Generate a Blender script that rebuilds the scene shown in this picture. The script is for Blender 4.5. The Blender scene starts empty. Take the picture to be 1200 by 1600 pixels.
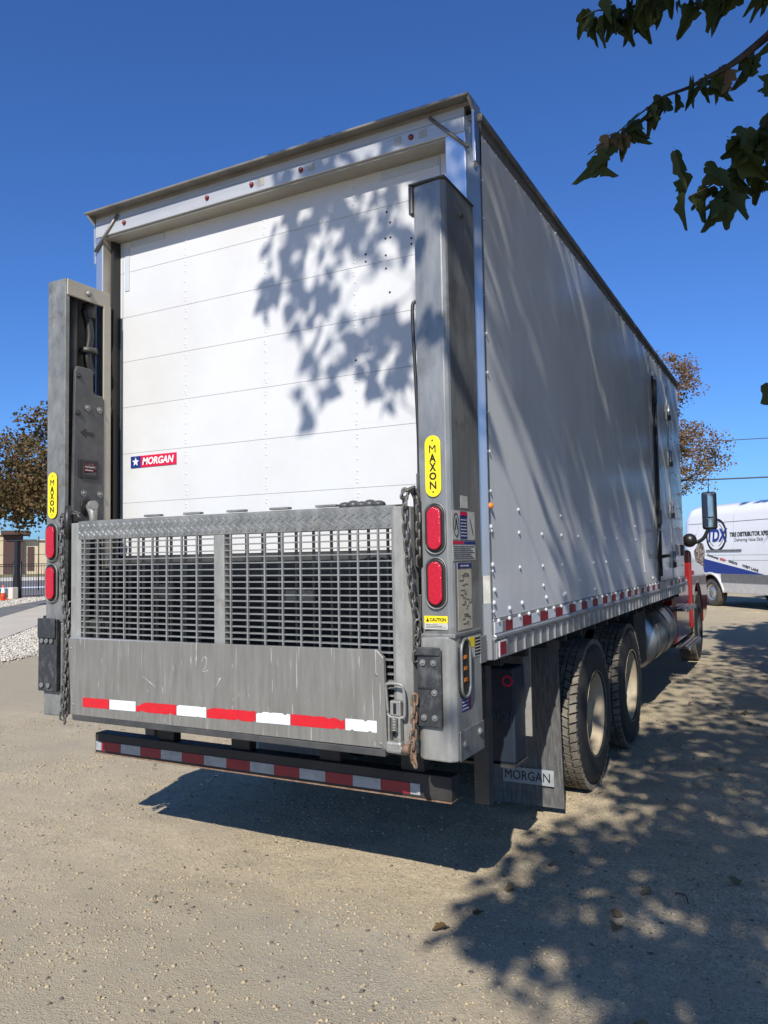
import bpy, bmesh, math, random
from math import sin, cos, pi, radians
from mathutils import Vector, Matrix

# ------------------------------------------------------------------ camera, sky, sun, exposure
scene = bpy.context.scene
COL = scene.collection
CAM = Vector((2.5845, -3.4394, 1.6652))
RX = Vector((0.88234391, 0.47027177, -0.01771104))
UP = Vector((0.04280619, -0.04272245, 0.99816954))
FW = Vector((-0.4686543, 0.88148696, 0.05782644))
FOC = 1217.95
cd = bpy.data.cameras.new('camera')
cd.sensor_fit = 'HORIZONTAL'; cd.sensor_width = 36.0; cd.lens = 36.0 * FOC / 1200.0
cd.clip_start = 0.05; cd.clip_end = 3000
camo = bpy.data.objects.new('camera', cd); COL.objects.link(camo)
camo.matrix_world = Matrix(((RX.x, UP.x, -FW.x, CAM.x), (RX.y, UP.y, -FW.y, CAM.y), (RX.z, UP.z, -FW.z, CAM.z), (0, 0, 0, 1)))
scene.camera = camo

SUN = Vector((0.23, -0.945, 0.80))              # towards the sun
el = math.atan2(SUN.z, math.hypot(SUN.x, SUN.y)); az = math.atan2(SUN.x, SUN.y)
world = bpy.data.worlds.new('World'); scene.world = world; world.use_nodes = True
wn = world.node_tree; bgn = wn.nodes['Background']
sky = wn.nodes.new('ShaderNodeTexSky'); sky.sky_type = 'NISHITA'; sky.sun_disc = False
sky.sun_elevation = el; sky.sun_rotation = az
sky.air_density = 1.0; sky.dust_density = 0.7; sky.ozone_density = 3.2; sky.altitude = 100
tint = wn.nodes.new('ShaderNodeMix'); tint.data_type = 'RGBA'; tint.blend_type = 'MULTIPLY'; tint.inputs[0].default_value = 1
tint.inputs[7].default_value = (.62, 1.06, 1.76, 1); wn.links.new(sky.outputs[0], tint.inputs[6])    # the deep blue of this sky, all round alike
wn.links.new(tint.outputs[2], bgn.inputs[0]); bgn.inputs[1].default_value = 0.070
sl = bpy.data.lights.new('sun', 'SUN'); sl.energy = 5.0; sl.angle = radians(0.53); sl.color = (1.0, 0.955, 0.88)
so = bpy.data.objects.new('sun', sl); COL.objects.link(so); so.location = (4, -12, 14)
so.rotation_euler = SUN.to_track_quat('Z', 'Y').to_euler()
scene.view_settings.view_transform = 'Standard'; scene.view_settings.look = 'None'
scene.view_settings.exposure = 0.28; scene.view_settings.gamma = 1.0
scene.view_settings.use_curve_mapping = False

# ------------------------------------------------------------------ helpers
def proj(p):
    d = Vector(p) - CAM; z = d.dot(FW)
    if z < 0.05: return None
    return (600 + FOC * d.dot(RX) / z, 800 - FOC * d.dot(UP) / z)
def in_view(p, r):
    d = Vector(p) - CAM; z = d.dot(FW)
    if z < -r: return False
    z = max(z, 0.05); m = 40 + FOC * r / z
    x = 600 + FOC * d.dot(RX) / z; y = 800 - FOC * d.dot(UP) / z
    return -m < x < 1200 + m and -m < y < 1600 + m

class MB:
    def __init__(s): s.v = []; s.f = []; s.sm = []; s.n = 0
    def add(s, vs, fs, smooth=False):
        b = s.n; s.v.extend(tuple(p) for p in vs); s.n = len(s.v)
        s.f.extend(tuple(i + b for i in f) for f in fs); s.sm.extend([smooth] * len(fs)); return s
    def box(s, x0, x1, y0, y1, z0, z1, M=None):
        vs = [Vector((x, y, z)) for x in (x0, x1) for y in (y0, y1) for z in (z0, z1)]
        if M: vs = [M @ v for v in vs]
        return s.add(vs, [(0, 1, 3, 2), (4, 6, 7, 5), (0, 4, 5, 1), (2, 3, 7, 6), (0, 2, 6, 4), (1, 5, 7, 3)])
    def prism(s, poly, axis, a0, a1, M=None):
        n = len(poly)
        def mk(p, a): return {'x': (a, p[0], p[1]), 'y': (p[0], a, p[1]), 'z': (p[0], p[1], a)}[axis]
        vs = [Vector(mk(p, a0)) for p in poly] + [Vector(mk(p, a1)) for p in poly]
        if M: vs = [M @ v for v in vs]
        fs = [tuple(range(n)), tuple(range(2 * n - 1, n - 1, -1))] + [(i, i + n, (i + 1) % n + n, (i + 1) % n) for i in range(n)]
        return s.add(vs, fs)
    def tube(s, pts, rad, n=8, caps=True, smooth=True):
        pts = [Vector(p) for p in pts]; m = len(pts)
        if not hasattr(rad, '__len__'): rad = [rad] * m
        vs = []; fs = []; ref = None
        for i, p in enumerate(pts):
            t = (pts[min(i + 1, m - 1)] - pts[max(i - 1, 0)]).normalized()
            if ref is None: ref = t.orthogonal().normalized()
            u = (ref - t * ref.dot(t))
            u = u.normalized() if u.length > 1e-5 else t.orthogonal().normalized()
            ref = u; w = t.cross(u)
            for k in range(n):
                a = 2 * pi * k / n; vs.append(p + (u * cos(a) + w * sin(a)) * rad[i])
        for i in range(m - 1):
            for k in range(n):
                fs.append((i * n + k, i * n + (k + 1) % n, (i + 1) * n + (k + 1) % n, (i + 1) * n + k))
        s.add(vs, fs, smooth)
        if caps:
            s.add(vs[:n], [tuple(range(n - 1, -1, -1))]); s.add(vs[-n:], [tuple(range(n))])
        return s
    def cyl(s, p0, p1, r, n=16): return s.tube([p0, p1], r, n)
    def dome(s, c, nrm, r, h, n=8):
        c = Vector(c); nrm = Vector(nrm).normalized(); u = nrm.orthogonal().normalized(); w = nrm.cross(u)
        vs = []
        for rr, hh in ((1, 0), (.8, .6)):
            for k in range(n):
                a = 2 * pi * k / n; vs.append(c + (u * cos(a) + w * sin(a)) * r * rr + nrm * h * hh)
        vs.append(c + nrm * h)
        fs = [(k, (k + 1) % n, n + (k + 1) % n, n + k) for k in range(n)] + [(n + k, n + (k + 1) % n, 2 * n) for k in range(n)]
        return s.add(vs, fs, True)
    def ellipsoid(s, c, r, nu=16, nv=10, M=None):
        vs = []; fs = []
        for j in range(nv + 1):
            th = pi * j / nv
            for i in range(nu):
                ph = 2 * pi * i / nu
                v = Vector((c[0] + r[0] * sin(th) * cos(ph), c[1] + r[1] * sin(th) * sin(ph), c[2] + r[2] * cos(th)))
                vs.append(M @ v if M else v)
        for j in range(nv):
            for i in range(nu):
                fs.append((j * nu + i, (j + 1) * nu + i, (j + 1) * nu + (i + 1) % nu, j * nu + (i + 1) % nu))
        return s.add(vs, fs, True)
    def lathe(s, prof, n=40, axis='x', smooth=True, M=None):      # prof: (along, radius), closed ring
        m = len(prof); vs = []; fs = []
        for i in range(n):
            a = 2 * pi * i / n
            for (x, r) in prof:
                v = {'x': Vector((x, r * cos(a), r * sin(a))), 'y': Vector((r * cos(a), x, r * sin(a))), 'z': Vector((r * cos(a), r * sin(a), x))}[axis]
                vs.append(M @ v if M else v)
        for i in range(n):
            for k in range(m - 1):
                fs.append((i * m + k, i * m + k + 1, ((i + 1) % n) * m + k + 1, ((i + 1) % n) * m + k))
        return s.add(vs, fs, smooth)
    def mesh(s, name, mat, recalc=True):
        me = bpy.data.meshes.new(name); me.from_pydata(s.v, [], s.f); 
        me.polygons.foreach_set('use_smooth', s.sm)
        if recalc:
            bm = bmesh.new(); bm.from_mesh(me); bmesh.ops.remove_doubles(bm, verts=bm.verts, dist=1e-6)
            bmesh.ops.recalc_face_normals(bm, faces=bm.faces); bm.to_mesh(me); bm.free()
        if mat: me.materials.append(mat)
        me.update(); return me
    def build(s, name, mat, parent=None, bevel=0, seg=2, recalc=True, kind=None):
        return link(name, s.mesh(name, mat, recalc), parent, bevel, seg, kind)

def link(name, me, parent=None, bevel=0, seg=2, kind=None, loc=None):
    o = bpy.data.objects.new(name, me); COL.objects.link(o)
    if loc is not None: o.location = loc
    if parent is not None:
        o.parent = parent
        if parent.type == 'EMPTY' and parent.get('_off'):
            o.matrix_parent_inverse = Matrix.Translation(-parent.location)
    if bevel:
        b = o.modifiers.new('bevel', 'BEVEL'); b.width = bevel; b.segments = seg; b.limit_method = 'ANGLE'; b.angle_limit = radians(35)
    if kind: o['kind'] = kind
    return o
def tag(o, label=None, cat=None, group=None, kind=None):
    if label: o['label'] = label
    if cat: o['category'] = cat
    if group: o['group'] = group
    if kind: o['kind'] = kind
    return o
def thing(name, label, cat, loc=(0, 0, 0), group=None, off=True):
    o = bpy.data.objects.new(name, None); COL.objects.link(o); o.location = loc; o.empty_display_size = .2
    if off: o['_off'] = 1                          # children are modelled in world coordinates
    return tag(o, label, cat, group)

def bez(pts, n=6):                                 # Catmull-Rom through points
    P = [Vector(p) for p in pts]; out = []
    for i in range(len(P) - 1):
        a, b, c, d = P[max(i - 1, 0)], P[i], P[i + 1], P[min(i + 2, len(P) - 1)]
        for k in range(n):
            t = k / n
            out.append(.5 * ((2 * b) + (c - a) * t + (2 * a - 5 * b + 4 * c - d) * t * t + (3 * b - a - 3 * c + d) * t ** 3))
    out.append(P[-1]); return out

def text_mesh(body, mat, w, h, bold=0.0, shear=0.0, depth=.001, name='lettering', spacing=1.0):
    cu = bpy.data.curves.new('txt', 'FONT'); cu.body = body; cu.size = 1; cu.offset = bold; cu.shear = shear
    cu.extrude = .001; cu.space_character = spacing; cu.resolution_u = 3
    o = bpy.data.objects.new('txt', cu); COL.objects.link(o)
    dg = bpy.context.evaluated_depsgraph_get(); dg.update()
    me = bpy.data.meshes.new_from_object(o.evaluated_get(dg)); bpy.data.objects.remove(o); bpy.data.curves.remove(cu)
    xs = [v.co.x for v in me.vertices]; ys = [v.co.y for v in me.vertices]
    x0, x1, y0, y1 = min(xs), max(xs), min(ys), max(ys)
    for v in me.vertices:
        v.co = ((v.co.x - (x0 + x1) / 2) / (x1 - x0) * w, (v.co.y - (y0 + y1) / 2) / (y1 - y0) * h, v.co.z / .001 * depth / 2)
    me.materials.clear(); me.materials.append(mat); me.name = name; return me
def frame(c, X, Y):
    X = Vector(X).normalized(); Y = Vector(Y).normalized(); Z = X.cross(Y)
    return Matrix(((X.x, Y.x, Z.x, c[0]), (X.y, Y.y, Z.y, c[1]), (X.z, Y.z, Z.z, c[2]), (0, 0, 0, 1)))
REAR = ((1, 0, 0), (0, 0, 1))                      # seen from behind the truck
SIDE = ((0, 1, 0), (0, 0, 1))                      # seen from the truck's right side
def text_on(body, c, axes, w, h, mat, parent, **k):
    me = text_mesh(body, mat, w, h, **k); me.transform(frame(c, *axes))
    return link('lettering', me, parent)
def oblong(w, h, n=10):                            # vertical stadium outline
    r = w / 2; o = []
    for i in range(n + 1): a = pi * i / n; o.append((r * cos(a), h / 2 - r + r * sin(a)))
    for i in range(n + 1): a = pi + pi * i / n; o.append((r * cos(a), -h / 2 + r + r * sin(a)))
    return o

# ------------------------------------------------------------------ materials
def pmat(name, base, rough=.5, metal=0.0, base2=None, vscale=6.0, stretch=(1, 1, 1), thr=(.35, .65), bump=0.0, bscale=60.0, bstretch=None, rvar=0.0, coat=0.0, base3=None, v3scale=2.0, thr3=(.55, .75), detail=6, spec=.5):
    m = bpy.data.materials.new(name); m.use_nodes = True; nt = m.node_tree; N = nt.nodes; L = nt.links
    b = N['Principled BSDF']; b.inputs['Roughness'].default_value = rough; b.inputs['Metallic'].default_value = metal
    b.inputs['Specular IOR Level'].default_value = spec
    b.inputs['Base Color'].default_value = (*base, 1)
    if coat: b.inputs['Coat Weight'].default_value = coat; b.inputs['Coat Roughness'].default_value = .06
    tc = N.new('ShaderNodeTexCoord')
    def noise(scale, st, det):
        mp = N.new('ShaderNodeMapping'); mp.inputs['Scale'].default_value = st; L.new(tc.outputs['Object'], mp.inputs[0])
        nz = N.new('ShaderNodeTexNoise'); nz.inputs['Scale'].default_value = scale; nz.inputs['Detail'].default_value = det; nz.inputs['Roughness'].default_value = .62
        L.new(mp.outputs[0], nz.inputs['Vector']); return nz
    def ramp(nz, t):
        r = N.new('ShaderNodeMapRange'); r.inputs[1].default_value = t[0]; r.inputs[2].default_value = t[1]; L.new(nz.outputs[0], r.inputs[0]); return r
    col = None
    if base2:
        nz = noise(vscale, stretch, detail); r = ramp(nz, thr)
        mx = N.new('ShaderNodeMix'); mx.data_type = 'RGBA'; mx.inputs[6].default_value = (*base, 1); mx.inputs[7].default_value = (*base2, 1)
        L.new(r.outputs[0], mx.inputs[0]); col = mx.outputs[2]
        if rvar:
            rr = N.new('ShaderNodeMapRange'); rr.inputs[3].default_value = rough - rvar; rr.inputs[4].default_value = rough + rvar
            L.new(nz.outputs[0], rr.inputs[0]); L.new(rr.outputs[0], b.inputs['Roughness'])
    if base3:
        nz = noise(v3scale, (1, 1, 1), 8); r = ramp(nz, thr3)
        mx = N.new('ShaderNodeMix'); mx.data_type = 'RGBA'; mx.inputs[7].default_value = (*base3, 1)
        if col: L.new(col, mx.inputs[6])
        else: mx.inputs[6].default_value = (*base, 1)
        L.new(r.outputs[0], mx.inputs[0]); col = mx.outputs[2]
    if col: L.new(col, b.inputs['Base Color'])
    if bump:
        nz = noise(bscale, bstretch or stretch, 5); bp = N.new('ShaderNodeBump'); bp.inputs['Strength'].default_value = bump; bp.inputs['Distance'].default_value = .01
        L.new(nz.outputs[0], bp.inputs['Height']); L.new(bp.outputs[0], b.inputs['Normal'])
    return m
M = {}
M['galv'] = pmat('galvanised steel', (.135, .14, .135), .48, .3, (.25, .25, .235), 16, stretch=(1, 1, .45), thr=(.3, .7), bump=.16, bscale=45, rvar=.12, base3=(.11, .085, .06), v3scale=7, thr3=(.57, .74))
M['galvl'] = pmat('dusty light steel', (.21, .21, .195), .5, .25, (.33, .325, .30), 14, stretch=(1, 1, .4), thr=(.3, .7), bump=.16, bscale=45, rvar=.1, base3=(.15, .125, .095), v3scale=7, thr3=(.57, .76))
M['galvside'] = pmat('brushed galvanised steel', (.21, .215, .21), .40, .5, (.32, .32, .305), 11, stretch=(1, 1, .25), bump=.09, bscale=30, rvar=.12, base3=(.12, .105, .085), v3scale=5, thr3=(.55, .8))
M['dark'] = pmat('black chassis paint', (.012, .012, .013), .6, 0, (.03, .027, .024), 8, bump=.1, bscale=40)
M['darksteel'] = pmat('dark grey steel', (.05, .052, .055), .5, .3, (.085, .082, .078), 10, bump=.1, bscale=50)
M['plate'] = pmat('moulded black plate', (.045, .047, .05), .42, 0, (.075, .075, .075), 12, bump=.15, bscale=60, base3=(.12, .115, .10), v3scale=6, thr3=(.58, .8))
M['rubber'] = pmat('scuffed rubber', (.025, .027, .03), .6, 0, (.09, .09, .09), 25, stretch=(1, 1, .6), thr=(.48, .72), bump=.5, bscale=40)
M['rubber2'] = pmat('mud flap rubber', (.07, .07, .07), .5, 0, (.17, .165, .155), 12, stretch=(8, 8, .7), thr=(.4, .75), bump=.05)
M['gasket'] = pmat('black gasket rubber', (.018, .018, .018), .45)
M['alu'] = pmat('mill aluminium', (.60, .61, .62), .34, .85, (.72, .73, .74), 5, stretch=(1, 4, 4), bump=.03, bscale=60, rvar=.08)
M['stain'] = pmat('stainless steel', (.62, .63, .64), .30, .85, (.55, .56, .57), 8, stretch=(4, 4, .4), bump=.015, bscale=40, rvar=.06)
M['tanjamb'] = pmat('tan aluminium jamb', (.36, .33, .27), .5, .3, (.40, .37, .31), 8)  # plain tan tone, faintly mottled
M['header'] = pmat('brushed header aluminium', (.42, .43, .44), .42, .35, (.50, .50, .49), 3, stretch=(1, 6, 6), bump=.03, rvar=.06)
M['roofedge'] = pmat('weathered roof edge', (.25, .235, .21), .5, .5, (.18, .17, .15), 6, bump=.1)
M['door'] = pmat('white door laminate', (.58, .582, .575), .32, 0, (.555, .55, .54), 3, bump=.014, bscale=9, base3=(.52, .505, .475), v3scale=1.6, thr3=(.5, .85))
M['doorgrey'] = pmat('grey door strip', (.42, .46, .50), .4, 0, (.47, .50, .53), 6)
M['panel'] = pmat('white side panel', (.70, .715, .72), .17, 0, (.64, .65, .65), 5, stretch=(1, 1, .12), bump=.012, bscale=3, spec=.28, base3=(.55, .55, .53), v3scale=1.5, thr3=(.52, .85))
M['panelrivet'] = pmat('bright rivet', (.70, .71, .72), .3, .35)
M['rail'] = pmat('aluminium base rail', (.50, .51, .51), .36, .7, (.40, .40, .395), 5, stretch=(1, 1, 3), rvar=.08, bump=.03)
M['tr'] = pmat('red reflective tape', (.55, .012, .02), .35, 0, (.48, .01, .02), 30)
M['trd'] = pmat('dirty red reflective tape', (.27, .012, .025), .4, 0, (.2, .012, .02), 20)
M['tw'] = pmat('white reflective tape', (.70, .74, .76), .35, 0, (.62, .66, .68), 40)
M['twd'] = pmat('dirty white reflective tape', (.34, .36, .37), .4, 0, (.25, .26, .26), 18)
M['lens'] = pmat('red lamp lens', (.50, .004, .022), .16, 0, (.40, .003, .018), 160, thr=(.45, .55), bump=.35, bscale=260, coat=.4)
M['lensdark'] = pmat('dark red marker lens', (.16, .008, .01), .2, coat=.5)
M['yellow'] = pmat('yellow sign enamel', (.85, .66, .01), .35, 0, (.80, .60, .01), 9)
M['black'] = pmat('black print', (.008, .008, .01), .45)
M['white'] = pmat('white print', (.80, .80, .80), .4)
M['navy'] = pmat('navy print', (.015, .03, .17), .4)
M['redp'] = pmat('red print', (.55, .01, .05), .4)
M['paper'] = pmat('weathered label paper', (.55, .54, .49), .45, 0, (.42, .41, .37), 25, coat=.2)
M['paper2'] = pmat('tan wiring label', (.50, .45, .34), .5, 0, (.42, .37, .28), 20)
M['rust'] = pmat('rusty chain steel', (.17, .09, .05), .7, .3, (.26, .19, .14), 40, bump=.3, bscale=120)
M['chain'] = pmat('grey chain steel', (.17, .165, .155), .5, .6, (.10, .095, .085), 60, bump=.2, bscale=150)
M['cast'] = pmat('cast latch steel', (.34, .335, .31), .5, .5, (.24, .235, .215), 25, bump=.2, bscale=80)
M['tyre'] = pmat('tyre rubber', (.014, .014, .015), .62, 0, (.026, .025, .024), 8, bump=.06, bscale=30)
M['tread'] = pmat('dusty tread rubber', (.10, .088, .07), .8, 0, (.20, .175, .135), 9, bump=.3, bscale=60)
M['rim'] = pmat('dusty white steel rim', (.50, .41, .28), .55, .0, (.34, .27, .18), 5, bump=.05)
M['chrome'] = pmat('polished tank aluminium', (.36, .37, .38), .34, .9, (.28, .29, .30), 6)
M['red'] = pmat('red cab paint', (.26, .008, .009), .22, 0, (.22, .008, .008), 4, coat=.9)
M['glass'] = pmat('dark window glass', (.012, .015, .018), .05, 0, coat=.6)
M['mirror'] = pmat('mirror glass', (.85, .86, .88), .03, 1.0)
M['blackplastic'] = pmat('black plastic', (.014, .014, .015), .38)
M['bluebox'] = pmat('dark blue pump box', (.006, .012, .026), .55, 0, (.009, .017, .032), 6)
M['strut'] = pmat('bare bracket steel', (.33, .32, .28), .55, .3, (.24, .22, .19), 12)
M['orange'] = pmat('amber marker', (.75, .22, .02), .3)

def scratched():
    m = pmat('scratched aluminium plate', (.29, .28, .255), .42, .4, (.18, .172, .152), 10, stretch=(3, 3, .35), thr=(.25, .75), bump=.08, bscale=30, rvar=.08, base3=(.21, .20, .175), v3scale=3.5, thr3=(.5, .8))
    nt = m.node_tree; N = nt.nodes; L = nt.links; b = N['Principled BSDF']; src = b.inputs['Base Color'].links[0].from_socket
    tc = N.new('ShaderNodeTexCoord')
    for st, sc, t in (((40, 1, 1.1), 1.0, (.665, .70)), ((16, 1, 1.6), 2.3, (.70, .73)), ((26, 1, .7), 1.7, (.68, .71))):
        mp = N.new('ShaderNodeMapping'); mp.inputs['Scale'].default_value = st; mp.inputs['Rotation'].default_value = (0, .05 * sc, 0); L.new(tc.outputs['Object'], mp.inputs[0])
        nz = N.new('ShaderNodeTexNoise'); nz.inputs['Scale'].default_value = 2.2 * sc; nz.inputs['Detail'].default_value = 3; L.new(mp.outputs[0], nz.inputs['Vector'])
        r = N.new('ShaderNodeMapRange'); r.inputs[1].default_value = t[0]; r.inputs[2].default_value = t[1]; r.inputs[4].default_value = .7; L.new(nz.outputs[0], r.inputs[0])
        mx = N.new('ShaderNodeMix'); mx.data_type = 'RGBA'; mx.inputs[7].default_value = (.56, .555, .53, 1)
        L.new(src, mx.inputs[6]); L.new(r.outputs[0], mx.inputs[0]); src = mx.outputs[2]
    L.new(src, b.inputs['Base Color']); return m
M['ramp'] = scratched()

def leafmat(name, c1, c2, c3, trans=.25):
    m = bpy.data.materials.new(name); m.use_nodes = True; nt = m.node_tree; N = nt.nodes; L = nt.links
    b = N['Principled BSDF']; b.inputs['Roughness'].default_value = .6; b.inputs['Specular IOR Level'].default_value = .2
    g = N.new('ShaderNodeNewGeometry'); tc = N.new('ShaderNodeTexCoord')
    cr = N.new('ShaderNodeValToRGB'); e = cr.color_ramp.elements
    e[0].color = (*c1, 1); e[1].color = (*c3, 1); x = e.new(.5); x.color = (*c2, 1)
    L.new(g.outputs['Random Per Island'], cr.inputs[0])
    L.new(cr.outputs[0], b.inputs['Base Color'])
    t = N.new('ShaderNodeBsdfTranslucent'); L.new(cr.outputs[0], t.inputs[0])
    mix = N.new('ShaderNodeMixShader'); mix.inputs[0].default_value = trans
    L.new(b.outputs[0], mix.inputs[1]); L.new(t.outputs[0], mix.inputs[2]); L.new(mix.outputs[0], N['Material Output'].inputs[0])
    return m
M['leaf'] = leafmat('dark green leaf', (.022, .036, .013), (.032, .044, .016), (.05, .048, .022), .12)
M['leafhang'] = leafmat('backlit green leaf', (.035, .055, .016), (.05, .07, .02), (.075, .08, .03), .3)
M['leafdry'] = leafmat('dry curled leaf', (.20, .15, .075), (.13, .085, .04), (.26, .20, .11), .2)
M['leafbrown'] = leafmat('russet and green foliage', (.06, .066, .02), (.135, .088, .036), (.21, .13, .065), .3)
M['leaforange'] = leafmat('orange brown foliage', (.20, .10, .04), (.27, .15, .055), (.12, .10, .04), .3)
M['leafgreen'] = leafmat('mid green foliage', (.05, .07, .02), (.07, .085, .03), (.09, .10, .035), .3)
M['bark'] = pmat('grey brown bark', (.09, .07, .055), .85, 0, (.15, .12, .095), 14, stretch=(4, 4, .8), bump=.8, bscale=25)
M['twig'] = pmat('dark twig bark', (.035, .026, .02), .8, 0, (.06, .045, .035), 20)

# ------------------------------------------------------------------ ground
from mathutils import noise as mn
rnd = random.Random(7)
def sstep(a, b, x):
    t = min(1, max(0, (x - a) / (b - a))); return t * t * (3 - 2 * t)
def gz(x, y):
    return .27 * sstep(9.5, 17, y) * sstep(-7, -3, x)
def relief(x, y):
    return .012 * mn.noise((x * 1.1, y * 1.1, 0)) + .006 * mn.noise((x * 5, y * 5, 3)) + .0035 * mn.noise((x * 17, y * 17, 5))
def axis(a, b, s, far, g=1.16):
    o = []; x = a
    while x < b: o.append(x); x += s
    o.append(b); st = s
    while o[-1] < far: st *= g; o.append(o[-1] + st)
    st = s; lo = []
    x = a
    while x > -far: st *= g; x -= st; lo.append(x)
    return lo[::-1] + o
xs = axis(-3.2, 4.0, .04, 900); ys = axis(-2.2, 5.5, .04, 900)
gm = MB(); nx = len(xs); vs = []
for y in ys:
    for x in xs:
        d = max(abs(x - .4) - 3.6, abs(y - 1.6) - 4.0, 0)
        k = 1 if d <= 0 else max(0, 1 - d / 8)
        vs.append((x, y, gz(x, y) + (relief(x, y) * k if k > 0 else 0)))
gm.add(vs, [(j * nx + i, j * nx + i + 1, (j + 1) * nx + i + 1, (j + 1) * nx + i) for j in range(len(ys) - 1) for i in range(nx - 1)], True)

def groundmat():
    m = bpy.data.materials.new('sandy dirt and gravel'); m.use_nodes = True; nt = m.node_tree; N = nt.nodes; L = nt.links
    b = N['Principled BSDF']; b.inputs['Roughness'].default_value = .92; b.inputs['Specular IOR Level'].default_value = .2
    tc = N.new('ShaderNodeTexCoord'); O = tc.outputs['Object']
    def nz(s, d=6, r=.6, off=(0, 0, 0)):
        mp = N.new('ShaderNodeMapping'); mp.inputs['Location'].default_value = off; L.new(O, mp.inputs[0])
        n = N.new('ShaderNodeTexNoise'); n.inputs['Scale'].default_value = s; n.inputs['Detail'].default_value = d; n.inputs['Roughness'].default_value = r; L.new(mp.outputs[0], n.inputs['Vector']); return n.outputs[0]
    def mr(v, a, c, lo=0., hi=1.):
        n = N.new('ShaderNodeMapRange'); n.inputs[1].default_value = a; n.inputs[2].default_value = c; n.inputs[3].default_value = lo; n.inputs[4].default_value = hi; L.new(v, n.inputs[0]); return n.outputs[0]
    def mix(f, a, c):
        n = N.new('ShaderNodeMix'); n.data_type = 'RGBA'; L.new(f, n.inputs[0])
        for i, q in ((6, a), (7, c)):
            if isinstance(q, tuple): n.inputs[i].default_value = (*q, 1)
            else: L.new(q, n.inputs[i])
        return n.outputs[2]
    def math_(op, a, c):
        n = N.new('ShaderNodeMath'); n.operation = op
        for i, q in ((0, a), (1, c)):
            if isinstance(q, (int, float)): n.inputs[i].default_value = q
            else: L.new(q, n.inputs[i])
        return n.outputs[0]
    col = mix(mr(nz(1.3), .35, .65), (.66, .53, .335), (.57, .455, .30))
    col = mix(mr(nz(6, 8, .7, (3, 1, 0)), .45, .7), col, (.36, .295, .20))
    col = mix(mr(nz(.9, 6, .7, (4, 2, 0)), .52, .75), col, (.40, .335, .24))
    col = mix(mr(nz(70, 4, .75, (2, 3, 0)), .38, .62), col, mix(mr(nz(31, 3, .6, (5, 1, 0)), .4, .6), (.40, .325, .22), (.60, .49, .32)))
    # compacted grey gravel patches: one in front of the camera, others by noise
    v = N.new('ShaderNodeVectorMath'); v.operation = 'DISTANCE'; L.new(O, v.inputs[0]); v.inputs[1].default_value = (.62, -.98, 0)
    patch = mr(math_('ADD', v.outputs['Value'], math_('MULTIPLY', nz(3.5, 6, .65), .9)), 1.3, .95)
    patch2 = mr(nz(.55, 7, .65, (7.3, 2.2, 0)), .58, .70)
    pm = math_('MAXIMUM', patch, math_('MULTIPLY', patch2, .85))
    grey = mix(mr(nz(90, 3), .4, .6), (.235, .225, .20), (.45, .43, .385))
    col = mix(math_('MULTIPLY', pm, mr(nz(24, 5, .7, (1, 5, 0)), .25, .45)), col, grey)
    # grit: pale and dark grains
    vo = N.new('ShaderNodeTexVoronoi'); vo.inputs['Scale'].default_value = 95; L.new(O, vo.inputs['Vector'])
    sep = N.new('ShaderNodeSeparateColor'); L.new(vo.outputs['Color'], sep.inputs[0])
    grain = math_('MULTIPLY', mr(vo.outputs['Distance'], .45, .3), mr(nz(4, 4, .6, (9, 9, 0)), .3, .55))
    col = mix(math_('MULTIPLY', grain, mr(sep.outputs[0], .72, .75)), col, (.60, .55, .47))
    col = mix(math_('MULTIPLY', grain, mr(sep.outputs[0], .24, .21)), col, (.14, .12, .10))
    def mul(c, f):
        n = N.new('ShaderNodeMix'); n.data_type = 'RGBA'; n.blend_type = 'MULTIPLY'; n.inputs[0].default_value = 1; L.new(c, n.inputs[6]); L.new(f, n.inputs[7]); return n.outputs[2]
    col = mul(col, mr(nz(150, 3, .7, (8, 3, 0)), .32, .68, .68, 1.30))
    col = mul(col, mr(nz(48, 5, .7, (1, 8, 0)), .34, .66, .80, 1.18))
    col = mul(col, mr(nz(2.2, 5, .7, (6, 8, 0)), .3, .7, .88, 1.10))
    mp = N.new('ShaderNodeMapping'); mp.inputs['Rotation'].default_value = (0, 0, .55); mp.inputs['Scale'].default_value = (.25, 2.6, 1); L.new(O, mp.inputs[0])
    tk = N.new('ShaderNodeTexNoise'); tk.inputs['Scale'].default_value = 1.6; tk.inputs['Detail'].default_value = 6; tk.inputs['Roughness'].default_value = .65; L.new(mp.outputs[0], tk.inputs['Vector'])
    col = mul(col, mr(tk.outputs[0], .34, .66, .86, 1.12))          # old tyre tracks, packed and dusty bands
    far = mix(mr(nz(.12, 5), .4, .6), col, (.36, .31, .22))
    L.new(far, b.inputs['Base Color'])
    bp = N.new('ShaderNodeBump'); bp.inputs['Strength'].default_value = .62; bp.inputs['Distance'].default_value = .016
    h = math_('ADD', nz(38, 8, .72), math_('MULTIPLY', grain, .35)); h = math_('ADD', h, math_('MULTIPLY', nz(140, 4, .7), .45)); L.new(h, bp.inputs['Height']); L.new(bp.outputs[0], b.inputs['Normal'])
    return m
M['ground'] = groundmat()
tag(gm.build('ground', M['ground'], recalc=False), kind='structure')

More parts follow.
